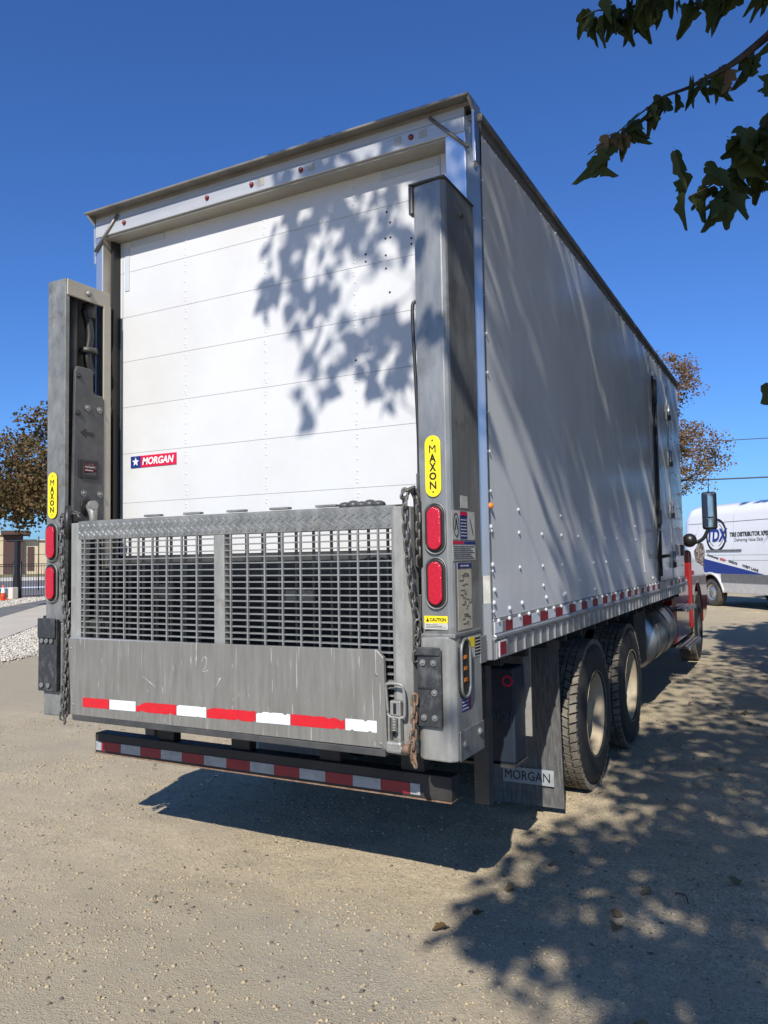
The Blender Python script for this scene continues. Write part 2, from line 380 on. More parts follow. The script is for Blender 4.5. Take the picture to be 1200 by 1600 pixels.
def pebble_mesh(name, mats, spots, seed, wt=None):
    r = random.Random(seed); V = []; F = []; mi = []
    base = [Vector(p) for p in ((1, 0, 0), (-1, 0, 0), (0, 1, 0), (0, -1, 0), (0, 0, 1), (0, 0, -.7), )]
    fs = [(0, 2, 4), (2, 1, 4), (1, 3, 4), (3, 0, 4), (2, 0, 5), (1, 2, 5), (3, 1, 5), (0, 3, 5)]
    for (x, y, z, s) in spots:
        a = r.random() * 6.28; ca, sa = cos(a), sin(a); sx, sy, sz = s * r.uniform(.7, 1.4), s * r.uniform(.6, 1.1), s * r.uniform(.4, .8)
        b = len(V)
        for p in base:
            px, py, pz = p.x * sx * r.uniform(.7, 1.2), p.y * sy * r.uniform(.7, 1.2), p.z * sz * r.uniform(.7, 1.1)
            px += r.uniform(-.2, .2) * s; py += r.uniform(-.2, .2) * s
            V.append((x + px * ca - py * sa, y + px * sa + py * ca, z + pz))
        F += [tuple(i + b for i in f) for f in fs]; mi += [r.choices(range(len(mats)), wt)[0] if wt else r.randrange(len(mats))] * 8
    me = bpy.data.meshes.new(name); me.from_pydata(V, [], F); me.polygons.foreach_set('material_index', mi); me.polygons.foreach_set('use_smooth', [True] * len(F))
    for m in mats: me.materials.append(m)
    o = bpy.data.objects.new(name, me); COL.objects.link(o); o['kind'] = 'stuff'; return o
pm_ = [pmat('stone %s' % n, tuple(.80 * q for q in c), .9, spec=.15) for n, c in (('tan', (.47, .38, .25)), ('grey', (.30, .285, .26)), ('pale', (.56, .48, .36)), ('dark', (.15, .13, .115)), ('sand', (.53, .425, .275)), ('sandy', (.44, .35, .225)))]
spots = []
while len(spots) < 80000:
    x = rnd.uniform(-5, 3.2); y = rnd.betavariate(1.1, 2.6) * 10 - 1.7
    den = mn.noise((x * 1.6, y * 1.6, 8)) + .35
    if rnd.random() > den + .25: continue
    s = min(.013, .0021 * rnd.paretovariate(1.75)) * (1 + max(0, y) * .06)
    spots.append((x, y, gz(x, y) + relief(x, y) + s * .05, s))
pebble_mesh('gravel', pm_, spots, 3, (34, 8, 3, 9, 34, 34))

# ---- far left: gravel strips, concrete drive, asphalt apron, road
def sheet(name, pts, z, mat):
    m = MB(); m.add([(p[0], p[1], z) for p in pts], [tuple(range(len(pts)))]); return tag(m.build(name, mat, recalc=False), kind='structure')
M['conc'] = pmat('pale concrete', (.50, .44, .35), .85, 0, (.44, .39, .31), .8, bump=.1, bscale=20)
M['asph'] = pmat('grey asphalt', (.12, .115, .11), .9, 0, (.16, .15, .14), .6)
M['whitestone'] = pmat('white gravel bed', (.58, .55, .48), .9, 0, (.44, .41, .36), 9, bump=.5, bscale=20)
M['kerb'] = pmat('pale kerb concrete', (.55, .50, .42), .85)
M['grass'] = pmat('dry verge grass', (.14, .14, .05), .9, 0, (.22, .18, .08), .7, bump=.5, bscale=3)
u = Vector((-.664, .748)); n_ = Vector((-.748, -.664))
A = Vector((-12.73, 7.61))                       # near edge of the concrete drive
def q(a, along, out): p = a + u * along + n_ * out; return (p.x, p.y)
e_near = [(-5.5, 1.2), (-8.4, 4.2), (-10.0, 6.6), (-12.4, 10.2), (-9, 14), (-2, 9)]
# white gravel bed between the dirt yard and the drive
bed = [(-9.35, 5.05), (-9.6, 5.9), (-9.95, 6.6), (-11.0, 8.5), (-15.8, 14.0), (-17.5, 13.1), (-15.49, 10.84), (-12.75, 7.65), (-9.3, 3.75), (-8.4, 2.7), (-8.3, 3.9)]
sheet('gravel_bed', bed, .012, M['whitestone'])
con = [(-12.73, 7.61), (-15.49, 10.84), (-20.2, 16.3), (-27, 23.5), (-23.4, 17.1), (-18.95, 12.09), (-14.5, 7.4), (-9.5, 2.0), (-8.2, 2.4)]
mb = MB(); mb.prism(con, 'z', -.05, .045); tag(mb.build('concrete_drive', M['conc'], bevel=.01), kind='structure')
asp = [(-23.4, 17.1), (-27, 23.5), (-34, 33), (-28, 24.2), (-23.87, 15.63), (-17, 6.5), (-14.5, 7.4), (-18.95, 12.09)]
sheet('asphalt_apron', [(-18.95, 12.09), (-23.1, 16.9), (-26.8, 21.0), (-27.0, 19.9), (-23.9, 15.6), (-17.5, 6.7), (-14.0, 6.6)], .016, M['asph'])
strip = [(-23.9, 15.6), (-27.0, 19.9), (-33.0, 28.0), (-37.0, 32.0), (-31.0, 22.9), (-28.4, 18.7), (-19.5, 6.0), (-17.5, 6.7)]
sheet('white_gravel_strip', strip, .02, M['whitestone'])
spots = []
def inside(p, poly):
    r = False; j = len(poly) - 1
    for i in range(len(poly)):
        if (poly[i][1] > p[1]) != (poly[j][1] > p[1]) and p[0] < (poly[j][0] - poly[i][0]) * (p[1] - poly[i][1]) / (poly[j][1] - poly[i][1]) + poly[i][0]: r = not r
        j = i
    return r
while len(spots) < 15000:
    x = rnd.uniform(-17.6, -8.2); y = rnd.uniform(2.6, 14.1)
    jx, jy = x + rnd.gauss(0, .12), y + rnd.gauss(0, .12)
    if inside((x, y), bed): spots.append((jx, jy, .02 + rnd.uniform(0, .012), rnd.uniform(.014, .034)))
k = 0
while k < 2600:
    x = rnd.uniform(-36, -18); y = rnd.uniform(7, 31)
    if inside((x, y), strip): spots.append((x, y, .03, rnd.uniform(.03, .06))); k += 1
ws = [pmat('white stone %d' % i, c, .85) for i, c in enumerate(((.56, .51, .42), (.47, .42, .34), (.64, .59, .49), (.34, .30, .245)))]
pebble_mesh('white_gravel', ws, spots, 5)

Vd = Vector((-.80, .60)); Rd = Vector((.60, .80)); C2 = Vector((CAM.x, CAM.y))
def far(d, s): p = C2 + Vd * d + Rd * s; return (p.x, p.y)
sheet('road', [far(43, -60), far(43, 60), far(84, 60), far(84, -60)], .008, M['asph'])
sheet('road_marking', [far(58, -60), far(58, 60), far(61, 60), far(61, -60)], .014, M['white'])
mb = MB(); pts = [far(84, -60), far(84, 60), far(98, 60), far(98, -60)]
mb.prism(pts, 'z', -.05, .13); tag(mb.build('kerb', M['kerb']), kind='structure')
sheet('grass_verge', [far(98, -70), far(98, 70), far(124, 70), far(124, -70)], .15, M['grass'])

# ---- fence and gate of black bars, 41 m away
M['fence'] = pmat('black fence paint', (.012, .012, .014), .5)
def fence(name, label, d, s0, s1, h, hide_post=False):
    fo = thing(name, label, 'fence', (*far(d, s0), 0))
    def P(s, z): p = far(d, s); return (p[0], p[1], z)
    for z in (.12, h - .12, h - .02):
        MB().tube([P(s0, z), P(s1, z)], .02, 4).build('rail', M['fence'], fo)
    me = MB().tube([(0, 0, .05), (0, 0, h)], .011, 4).mesh('bar', M['fence'])
    s = s0 + .1
    while s < s1:
        o = link('bar', me, fo, loc=P(s, 0)); s += .115
    for s in (s0, s1):
        MB().tube([P(s, 0), P(s, h + .12)], .05, 4).build('post', M['fence'], fo)
    return fo
fence('metal_fence', 'black metal bar fence right of the tall gate post', 41.2, .1, 20, 1.66)
fence('sliding_gate', 'grey black sliding bar gate left of the tall post, behind the traffic cone', 41.7, -5.0, -.2, 1.66)
gp = thing('gate_post', 'tall dark gate post between the bar gate and the fence', 'post', (*far(41.2, -.05), 0))
p = far(41.2, -.05); MB().box(p[0] - .10, p[0] + .10, p[1] - .10, p[1] + .10, 0, 2.72).build('post_tube', M['fence'], gp, .01)
MB().box(p[0] - .13, p[0] + .13, p[1] - .13, p[1] + .13, 2.72, 2.76).build('post_cap', M['fence'], gp)
p = far(41, -.22); MB().box(p[0] - .16, p[0] + .16, p[1] - .16, p[1] + .16, 0, .55).build('post_footing', M['kerb'], gp, .03)
# wire fence further on
wf = thing('wire_fence', 'thin wire fence strung between poles in front of the pale far building', 'fence', (*far(52, -6), 0))
for s in (-5.2, 1.1, 7.4):
    p = far(52, s); MB().tube([(p[0], p[1], 0), (p[0], p[1], 3.3)], .035, 5).build('pole', M['fence'], wf)
for z in (2.2, 3.05):
    a, b = far(52, -5.2), far(52, 7.4); MB().tube([(a[0], a[1], z), (b[0], b[1], z)], .02, 4).build('wire', M['fence'], wf)

# ---- traffic cone
cp = far(39.6, -.62)
cone = thing('traffic_cone', 'small orange traffic cone with a white collar beside the gate post', 'cone', (cp[0], cp[1], 0))
M['conered'] = pmat('orange cone plastic', (.75, .10, .04), .5)
c0 = Vector((cp[0], cp[1], 0))
MB().box(cp[0] - .19, cp[0] + .19, cp[1] - .19, cp[1] + .19, .02, .06).build('base', M['conered'], cone, .01)
MB().tube([c0 + Vector((0, 0, z)) for z in (.06, .70)], [.14, .03], 14).build('cone_body', M['conered'], cone)
MB().tube([c0 + Vector((0, 0, z)) for z in (.36, .58)], [.098, .062], 14, caps=False).build('reflective_collar', M['white'], cone)

# ---- pale building across the road
M['beige'] = pmat('beige stucco', (.56, .46, .30), .85, 0, (.50, .41, .27), .4)
M['brownwin'] = pmat('brown window frame', (.07, .035, .025), .6)
bd = thing('far_building', 'low beige stucco building with tall brown framed windows across the road', 'building', (*far(130, 0), 0))
fr = frame((*far(130, 0), 0), (Rd.x, Rd.y, 0), (0, 0, 1))      # local x along the front, y up, z towards the camera
def fb(x0, x1, y0, y1, z0, z1, name, mat, par, **k): return MB().box(x0, x1, y0, y1, z0, z1, fr).build(name, mat, par, **k)
bw = fb(-26, -2.1, 0, 6.0, -14, 0, 'wall', M['beige'], bd)
bw2 = fb(.6, 26, 0, 5.1, -14, 0, 'wall', M['beige'], bd)
fb(-2.1, .6, 0, 6.3, -14, .6, 'entrance_tower', M['brownwin'], bd)
fb(-2.4, 1.5, 6.0, 6.6, -6, 1.6, 'canopy', M['brownwin'], bd)
fb(-26.3, -2.15, 6.0, 6.25, -14.3, .3, 'roof', M['kerb'], bw); fb(.65, 26.3, 5.1, 5.3, -14.3, .3, 'roof', M['kerb'], bw2)
for par, xs_ in ((bw, (-20, -15.5, -11, -6.6, -4.3)), (bw2, (1.2, 4.0, 6.4, 10, 14, 18))):
    for x in xs_:
        fb(x, x + .9, .6, 4.2, .02, .12, 'window', M['brownwin'], par)

# ------------------------------------------------------------------ trees
LEAF = [(0, 0), (.13, -.05), (.32, -.02), (.46, .10), (.37, .19), (.43, .27), (.53, .40), (.47, .50), (.33, .50), (.31, .62), (.21, .74), (.14, .90), (0, 1.0)]
def leaf_geo(full=True):
    r = LEAF if full else [(0, 0), (.42, .18), (.40, .5), (0, 1.0)]
    pts = r + [(-x, y) for x, y in r[-2:0:-1]]
    return pts
def add_leaf(V, F, p, d, nrm, size, pts, fold=.25, droop=.25):
    d = d.normalized(); s = d.cross(nrm); s = s.normalized() if s.length > 1e-4 else d.orthogonal().normalized(); n = s.cross(d)
    b = len(V)
    def put(x, y): return p + (s * x + d * y + n * (fold * abs(x) - droop * y * y)) * size
    V.append(put(0, .35))
    for x, y in pts: V.append(put(x, y))
    k = len(pts)
    for i in range(k): F.append((b, b + 1 + i, b + 1 + (i + 1) % k))
def rdir(r, zs=1.0):
    while True:
        v = Vector((r.uniform(-1, 1), r.uniform(-1, 1), r.uniform(-1, 1)))
        if .05 < v.length < 1: v.z *= zs; return v.normalized()
def leaves_obj(name, clumps, size, mat, parent, seed, full=False, droop=.3, hang=.5):
    r = random.Random(seed); V = []; F = []; pts = leaf_geo(full)
    for (c, rad, n) in clumps:
        for _ in range(n):
            v = rdir(r) * rad * r.random() ** .45; v.z *= .75
            d = rdir(r); d.z -= hang; nn = rdir(r); nn.z += .6
            add_leaf(V, F, Vector(c) + v, d, nn, size * r.uniform(.6, 1.25), pts, .2, droop)
    me = bpy.data.meshes.new(name); me.from_pydata([tuple(v) for v in V], [], F); me.materials.append(mat)
    return link(name, me, parent, kind='stuff')
def skeleton(clumps, trunk_pts, parent, seed, thick=.05, name='branch', taper=.55):
    """every clump is joined to the nearest point of the wood grown so far; thin branches are one mesh per limb"""
    r = random.Random(seed); nodes = [Vector(p) for p in trunk_pts]; rad = [max(thick, .16 - .012 * i) for i in range(len(nodes))]
    mb = MB(); c0 = nodes[-1]
    for (c, _, _) in sorted(clumps, key=lambda k: (Vector(k[0]) - c0).length):
        c = Vector(c); best = min(range(len(nodes)), key=lambda i: (nodes[i] - c).length + (.8 if nodes[i].z > c.z + .3 else 0))
        a = nodes[best]; L = (c - a).length; k = max(2, int(L / .35))
        pts = []
        for i in range(k + 1):
            t = i / k; p = a.lerp(c, t) + Vector((r.uniform(-1, 1), r.uniform(-1, 1), r.uniform(-.6, 1))) * .10 * L * sin(pi * t) * .6
            pts.append(p)
        r0 = min(rad[best] * .8, thick * (.35 + .35 * L)); rr = [max(.004, r0 * (1 - (1 - taper * .4) * i / k)) for i in range(k + 1)]
        mb.tube(pts, rr, 5, caps=False)
        for p, q_ in zip(pts[1:], rr[1:]): nodes.append(p); rad.append(q_)
    return mb.build(name, M['bark'] if thick > .04 else M['twig'], parent, recalc=False, kind='stuff')

def far_tree(name, label, base, blobs, n, size, mat, seed, top):
    r = random.Random(seed); b = Vector(base)
    t = thing(name, label, 'tree', tuple(base))
    clumps = []
    for (cx, cy, cz, rx, rz, m) in blobs:
        for _ in range(m):
            v = rdir(r) * r.random() ** .4
            clumps.append((b + Vector((cx + v.x * rx, cy + v.y * rx, cz + v.z * rz)), r.uniform(.35, .75) * min(1.2, rx / 2), n))
    trunk = [b, b + Vector((.1, .05, top * .25)), b + Vector((-.05, .1, top * .5)), b + Vector((.05, 0, top * .8))]
    MB().tube([b + Vector((0, 0, -.1))] + trunk, [.34, .27, .21, .15, .07], 9).build('trunk', M['bark'], t)
    skeleton(clumps, [b + Vector((.1, .05, top * z)) for z in (.25, .35, .45, .55, .65, .75)], t, seed, .09)
    leaves_obj('crown', clumps, size, mat, t, seed + 1, hang=.2)
    return t
lt = C2 + Vector((-.765, .645)) * 31
far_tree('roadside_tree', 'broad russet and green tree seen left of the lift column above the fence', (lt.x, lt.y, 0),
         [(0, 0, 5.4, 3.4, 2.1, 120), (-.8, .2, 4.0, 3.0, 1.0, 60), (-2.2, -1.6, 4.0, 1.3, .9, 30)], 170, .115, M['leafbrown'], 11, 6)
rt = C2 + Vector((-.172, .985)) * 36
far_tree('autumn_tree', 'thin orange brown autumn tree rising behind the front of the box truck', (rt.x, rt.y, 0),
         [(1.2, 0, 9.0, 1.7, 1.5, 46), (-1.5, 0, 8, 2.5, 2.5, 30), (1.7, .2, 5.9, 2.0, 1.5, 70), (0, 0, 4.6, 2.2, .9, 26), (.4, 0, 7.0, 1.0, .8, 5)], 95, .09, M['leaforange'], 23, 9)
gt = C2 + Vector((.002, 1)) * 62
far_tree('distant_tree', 'small green tree top showing over the roof of the parked van', (gt.x + 1.2, gt.y, 0),
         [(0, 0, 5.0, 1.8, 1.3, 40)], 30, .22, M['leafgreen'], 29, 4.5)
# low dry shrubs on the far side of the yard, seen under the van
sh = []
r_ = random.Random(41)
dryshrub = leafmat('dry scrub', (.30, .22, .12), (.22, .16, .09), (.36, .27, .15), .2)
for i in range(7):
    x = -3 + i * 1.6 + r_.uniform(-.4, .4); y = 40 + r_.uniform(-1, 1)
    s_ = thing('dry_shrub', 'low dry brown shrub in the row of scrub seen under and beyond the van', 'shrub', (x, y, .27), 'dry shrubs along the far edge of the yard')
    cl = [((x + r_.uniform(-.7, .7), y + r_.uniform(-.4, .4), .27 + r_.uniform(.15, .6)), .4, 60) for _ in range(7)]
    skeleton(cl, [(x, y, .27), (x, y, .4)], s_, i, .03, 'stem'); leaves_obj('foliage', cl, .13, dryshrub, s_, 50 + i)

# ---- power lines
for lab, za, zb in (('upper thin power line crossing the sky above the van', 8.9, 8.35), ('lower thicker power line crossing the sky above the van', 6.45, 6.2)):
    pts = []
    for k in range(25):
        t = k / 24; pts.append((-22 + 52 * t, 46 + 4 * t, za + (zb - za) * t - 1.0 * 4 * t * (1 - t) * .35 + (0 if zb > 7 else 0)))
    tag(MB().tube(pts, .025 if zb > 7 else .045, 5).build('power_line', M['blackplastic'], recalc=False), lab, 'cable', 'power lines over the yard')

# ------------------------------------------------------------------ THE BOX TRUCK
T = thing('box_truck', 'white box truck with a raised steel lift gate at its back and a red cab', 'truck', (0, 3.5, 0))
W2 = 1.295; XL = -1.29
def B(x0, x1, y0, y1, z0, z1, name, mat, par=T, bevel=0, **k): return MB().box(x0, x1, y0, y1, z0, z1).build(name, M[mat], par, bevel, **k)
# cargo box
side = B(1.255, W2, .045, 7.0, 1.365, 3.72, 'side_panel', 'panel')
B(XL, XL + .04, .045, 7.0, 1.365, 3.72, 'side_panel', 'panel')
B(XL + .04, 1.255, 6.955, 6.995, 1.18, 3.74, 'front_wall', 'panel')
B(XL + .01, W2 - .01, -.005, 7.0, 3.765, 3.80, 'roof', 'roofedge', bevel=.01)
B(-1.25, 1.25, .16, 6.95, 1.17, 1.36, 'floor_deck', 'darksteel')
for s, x in ((1, W2), (-1, XL)):
    m = MB(); a, b = (x - .03, x + .006) if s > 0 else (x - .006, x + .03)
    m.box(a, b, .045, 7.01, 3.722, 3.775); m.box(a + .01, b + .012, .04, 7.02, 3.775, 3.815)
    rr = m.build('roof_rail', M['roofedge'], T, .006)
    m = MB(); sgn = s
    m.prism([(x - s * .05, 1.172), (x + s * .003, 1.172), (x + s * .003, 1.262), (x + s * .016, 1.272), (x + s * .016, 1.284), (x + s * .005, 1.292), (x + s * .005, 1.362), (x - s * .05, 1.362)], 'y', .06, 7.01)
    br = m.build('base_rail', M['rail'], T, .002)
    if s > 0: base_rail = br
m = MB(); y = .09; k = 0
while y < 6.95:                                     # vertical stake ribs on the lower rail
    m.box(W2 + .003, W2 + .010, y - .008, y + .008, 1.176, 1.26); y += .142
ribs = m.build('rail_ribs', M['rail'], base_rail, kind='stuff')
me_r = MB().box(0, .004, 0, .155, 0, .052).mesh('reflective_tape', M['trd']); me_w = MB().box(0, .004, 0, .155, 0, .052).mesh('reflective_tape', M['tw'])
y = .065; k = 0
while y < 6.8:
    if not 4.85 < y < 5.75: link('reflective_tape', me_w if k % 2 == 0 else me_r, base_rail, loc=(W2 + .003, y, 1.297))
    if k == 0: y = .17
    else: y += .155
    k += 1
B(W2 + .011, W2 + .014, .10, .205, 1.183, 1.258, 'tape_plate', 'tw', base_rail); B(W2 + .0145, W2 + .0175, .11, .19, 1.19, 1.252, 'reflective_tape', 'trd', base_rail)
# rivets and bolts on the side
m = MB(); r = random.Random(3)
y = .12
while y < 6.9:
    m.dome((W2 + .005, y, 1.352), (1, 0, 0), .013, .011); m.dome((W2, y, 3.71), (1, 0, 0), .009, .007); y += .158
y = .5; k = 0
for y in [.48 + .41 * i for i in range(11)]:
    for z in ((1.90, 1.78, 1.60) if k % 2 == 0 else (1.78, 1.60, 1.49)):
        m.dome((W2, y, z), (1, 0, 0), .0115, .010)
    if k % 2 == 0: m.dome((W2, y + .02, 1.415), (1, 0, 0), .014, .012)
    k += 1
for (y, z) in ((.06, 1.80), (.07, 1.62), (.09, 1.50), (.08, 1.44), (.30, 1.40), (.94, 1.42), (1.35, 1.42)): m.dome((W2, y, z), (1, 0, 0), .014, .012)
z = 1.4
while z < 3.7: m.dome((W2 + .004, .062, z), (1, 0, 0), .009, .007); m.dome((W2 + .002, 6.96, z), (1, 0, 0), .01, .007); z += .19
for y in (5.98, 6.25, 6.55, 6.8):
    for z in (1.5, 1.62, 1.75, 1.95, 2.2, 2.6, 3.0, 3.4): m.dome((W2, y, z), (1, 0, 0), .011, .009)
m.build('rivets', M['panelrivet'], side, recalc=False, kind='stuff')
MB().dome((W2, .055, 1.90), (1, 0, 0), .016, .02).build('amber_marker', M['orange'], side)
# vertical seams near the front, side door
sd = B(W2 - .002, W2 + .012, 5.05, 5.93, 1.37, 3.56, 'side_door', 'panel')
sd.data.materials[0] = M['panel']
B(W2 + .002, W2 + .018, 4.95, 5.0, 1.37, 3.50, 'door_channel', 'blackplastic', sd, .004)
MB().cyl((W2 + .03, 4.975, 1.42), (W2 + .03, 4.975, 3.46), .012, 8).build('lock_rod', M['darksteel'], sd)
B(W2 + .018, W2 + .045, 4.94, 5.01, 3.2, 3.45, 'rod_bracket', 'blackplastic', sd, .005); B(W2 + .018, W2 + .05, 4.94, 5.01, 1.95, 2.10, 'rod_bracket', 'blackplastic', sd, .005)
MB().tube([(W2 + .04, 4.97, 1.88), (W2 + .06, 4.70, 1.90), (W2 + .06, 4.66, 1.84), (W2 + .03, 4.66, 1.60)], .011, 6).build('grab_handle', M['rail'], sd)
MB().tube([(W2 + .04, 4.97, 1.62), (W2 + .075, 5.15, 1.63), (W2 + .075, 5.32, 1.625)], .018, 6).build('door_handle', M['blackplastic'], sd)
MB().box(W2 + .003, W2 + .008, 4.80, 4.82, 1.37, 3.72).build('panel_seam', M['rail'], side)
MB().box(W2 + .012, W2 + .018, 5.90, 5.95, 1.37, 3.56).build('door_trim', M['rail'], sd)
hm = MB(); hm.box(W2 + .012, W2 + .02, -.09, -.012, -.085, .085); hm.box(W2 + .012, W2 + .02, .012, .09, -.085, .085); hm.tube([(W2 + .028, 0, -.095), (W2 + .028, 0, .095)], .016, 8)
hme = hm.mesh('hinge', M['rail'])
for z in (3.26, 2.73, 2.14, 1.58):
    h_ = link('hinge', hme, sd, loc=(0, 5.94, z)); o = B(W2 + .0205, W2 + .05, 5.905, 5.975, z - .085, z - .03, 'hinge_block', 'blackplastic', sd, .004)
MB().box(W2 + .012, W2 + .05, 6.58, 6.70, 1.62, 1.75).build('side_marker', M['blackplastic'], side)
# white triangle painted on the side panel for the van's reflection
mb = MB(); mb.prism([(4.02, 1.83), (4.28, 1.83), (4.15, 1.50)], 'x', W2 + .001, W2 + .004); mb.build('painted_reflection', M['white'], side)

# rear frame: posts, header, overhang, gussets
fr_ = MB()
fr_.prism([(1.14, -.02), (1.245, -.02), (1.297, .035), (1.297, .062), (1.25, .062), (1.14, .16)], 'z', 1.175, 3.79)
rp = fr_.build('corner_post', M['stain'], T, .004)
B(1.10, 1.292, -.10, -.02, 1.175, 1.30, 'post_foot', 'galvside', rp, .004)
MB().prism([(-1.205, -.02), (-1.205, .16), (-1.25, .062), (-1.292, .062), (-1.292, .035), (-1.262, -.02)], 'z', 1.175, 3.79).build('corner_post', M['stain'], T, .004)
B(-1.2045, -1.200, -.018, .085, 1.3, 3.708, 'jamb_strip', 'tanjamb')
B(-1.20, -1.178, .045, .12, 1.35, 3.705, 'door_seal', 'gasket'); B(1.128, 1.139, .06, .12, 1.35, 3.705, 'door_seal', 'gasket')
hd = MB(); hd.box(-1.262, 1.245, -.026, .15, 3.709, 3.79); header = hd.build('header', M['header'], T, .004)
B(-1.20, 1.139, -.012, .14, 3.698, 3.7085, 'header_soffit', 'tanjamb', header)
ov = MB(); ov.prism([(-.10, 3.838), (-.10, 3.853), (-.03, 3.857), (.3, 3.83), (.3, 3.802), (-.028, 3.83), (-.028, 3.845)], 'x', XL + .005, W2 - .005)
ov.build('roof_overhang', M['roofedge'], T, .005)
B(-1.262, 1.245, -.024, -.0, 3.7905, 3.8295, 'overhang_web', 'header')
for x, s in ((1.285, 1), (-1.28, -1)):
    g = MB(); g.prism([(-.02, 3.55), (-.024, 3.80), (-.097, 3.852), (.06, 3.852), (.06, 3.55)], 'x', x - .004, x + .012); g.build('gusset', M['stain'], T, .003)
    g = MB(); g.tube([(x - s * .02, -.032, 3.62), (x - s * .22, -.032, 3.82)], .009, 6); g.build('gusset_brace', M['roofedge'], T)
for x in (.96, .30, -.03, -.35, -1.01):
    o = MB().dome((x, -.027, 3.755), (0, -1, 0), .015, .014, 12).build('marker_light', M['lensdark'], T)
    for dx in (-.075, .065):
        if x > .9 or (x > -.1 and dx > 0): MB().box(x + dx - .02, x + dx + .02, -.0275, -.0265, 3.735, 3.775).build('glue_patch', M['tanjamb'], o)

# roll-up door
rd = B(-1.178, 1.128, .125, .15, 1.36, 3.70, 'rollup_door', 'door')
seams = [3.70, 3.50, 3.21, 2.925, 2.635, 2.34, 2.03, 1.70]
for i in range(7):
    mb = MB(); mb.box(-1.176, 1.126, .10, .1245, seams[i + 1] + .0010, seams[i] - .0002); mb.build('door_panel', M['door'], rd, .0012, 1)
B(-1.176, 1.126, .105, .1245, 1.36, 1.699, 'bottom_seal', 'darksteel', rd)
m = MB(); r = random.Random(9)
for x in (-.63, -.04, .55):
    for a, b in zip(seams, seams[1:]):
        for t in (.10, .16, .30, .5, .72, .86, .92): m.dome((x + r.uniform(-.004, .004), .10, b + (a - b) * t), (0, -1, 0), .0085, .0024)
m.build('rivets', M['door'], rd, recalc=False, kind='stuff')
m = MB()
for (x, z) in ((.75, 3.47), (.77, 3.41), (.74, 3.33), (.77, 3.33), (.62, 3.27), (.62, 3.23), (.89, 3.27), (.74, 3.17), (.76, 3.04), (.55, 2.71), (.89, 3.30), (.74, 3.24)): m.dome((x, .10, z), (0, -1, 0), .0065, .004)
m.build('screw_holes', M['black'], rd, recalc=False, kind='stuff')
B(-1.135, -1.095, .0965, .0995, 3.38, 3.66, 'grey_strip', 'doorgrey', rd); B(-1.0945, -.80, .0965, .0995, 3.655, 3.693, 'grey_strip', 'doorgrey', rd)
B(.72, 1.05, .0965, .0995, 3.645, 3.693, 'grey_strip', 'doorgrey', rd); B(1.055, 1.062, .096, .0995, 1.72, 3.69, 'edge_strip', 'doorgrey', rd)
B(-1.158, -1.150, .0965, .0995, 1.72, 3.69, 'edge_strip', 'doorgrey', rd)
# maker badge on the door
lz = 2.285
bg = B(-1.08, -.995, .0955, .0995, lz - .038, lz + .034, 'door_badge', 'navy'); B(-.9945, -.705, .0955, .0995, lz - .038, lz + .034, 'badge_field', 'redp', bg)
star = []
for i in range(10):
    a = pi / 2 + i * pi / 5; rr = .028 if i % 2 == 0 else .0115; star.append((-1.037 + rr * cos(a), lz - .002 + rr * sin(a)))
mb = MB(); mb.prism(star, 'y', .0935, .0955); mb.build('star', M['white'], bg)
text_on('MORGAN', (-.852, .0945, lz - .002), REAR, .255, .045, M['white'], bg, bold=.022, shear=.18, depth=.002)

# ---- threshold beam and dark bed extension under the door
B(-1.19, 1.13, -.06, .098, 1.56, 1.685, 'threshold_beam', 'darksteel', bevel=.006)
B(-1.19, 1.13, -.02, .15, 1.18, 1.558, 'rear_sill', 'dark')
B(-.75, -.6, -.045, -.021, 1.45, 1.53, 'sill_bracket', 'strut'); B(.18, .36, -.04, -.021, 1.44, 1.50, 'sill_bracket', 'paper2')

# ---- lift columns
def column(s):
    # s=+1 right, -1 left
    xo, xi = (1.28, 1.125) if s > 0 else (-1.285, -1.13)
    a, b = min(xo, xi), max(xo, xi)
    m = MB()
    ch = .022
    if s > 0: poly = [(xi, -.36), (xo - ch, -.372), (xo - .006, -.36), (xo, -.35), (xo, -.03), (xo - .012, -.03), (xo - .012, -.345), (xi, -.348)]
    else: poly = [(xi, -.358), (xi, -.330), (xi - .012, -.330), (xi - .012, -.345), (xo + .012, -.345), (xo + .012, -.03), (xo, -.03), (xo, -.34), (xo + .008, -.36), (xo + ch, -.368)]
    m.prism(poly, 'z', 1.28, 3.32)
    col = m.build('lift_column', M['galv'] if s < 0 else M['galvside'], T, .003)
    return col, xo, xi, a, b
cr_, xo, xi, a, b = column(1)
# right column: closed inner side, sloped cap, handle strip on its inner edge
B(1.126, 1.2675, -.34, -.03, 1.29, 3.30, 'inner_box', 'plate', cr_)
MB().prism([(1.105, -.375), (1.285, -.382), (1.285, -.028), (1.105, -.028)], 'z', 3.3205, 3.330).build('column_cap', M['plate'], cr_, .003)
MB().box(1.104, 1.125, -.374, -.33, 3.19, 3.32).build('cap_lip', M['plate'], cr_, .006)
MB().tube(bez([(1.121, -.35, 2.80), (1.108, -.36, 2.76), (1.116, -.36, 2.5), (1.121, -.352, 2.2), (1.12, -.35, 2.0)], 5), .008, 6).build('hose', M['gasket'], cr_)
B(1.112, 1.124, -.365, -.34, 1.86, 2.03, 'inner_lip', 'plate', cr_, .003)
MB().dome((1.281, -.19, 3.22), (1, 0, 0), .018, .014, 10).build('cap_bolt', M['darksteel'], cr_)
cl_, xo, xi, a, b = column(-1)
B(-1.13, -1.118, -.085, -.03, 1.3, 3.24, 'front_flange', 'tanjamb', cl_, .003)
B(-1.275, -1.13, -.36, -.03, 3.31, 3.326, 'column_cap', 'galv', cl_, .003)
B(-1.138, -1.120, -.352, -.035, 3.23, 3.325, 'top_plate', 'tanjamb', cl_, .004)
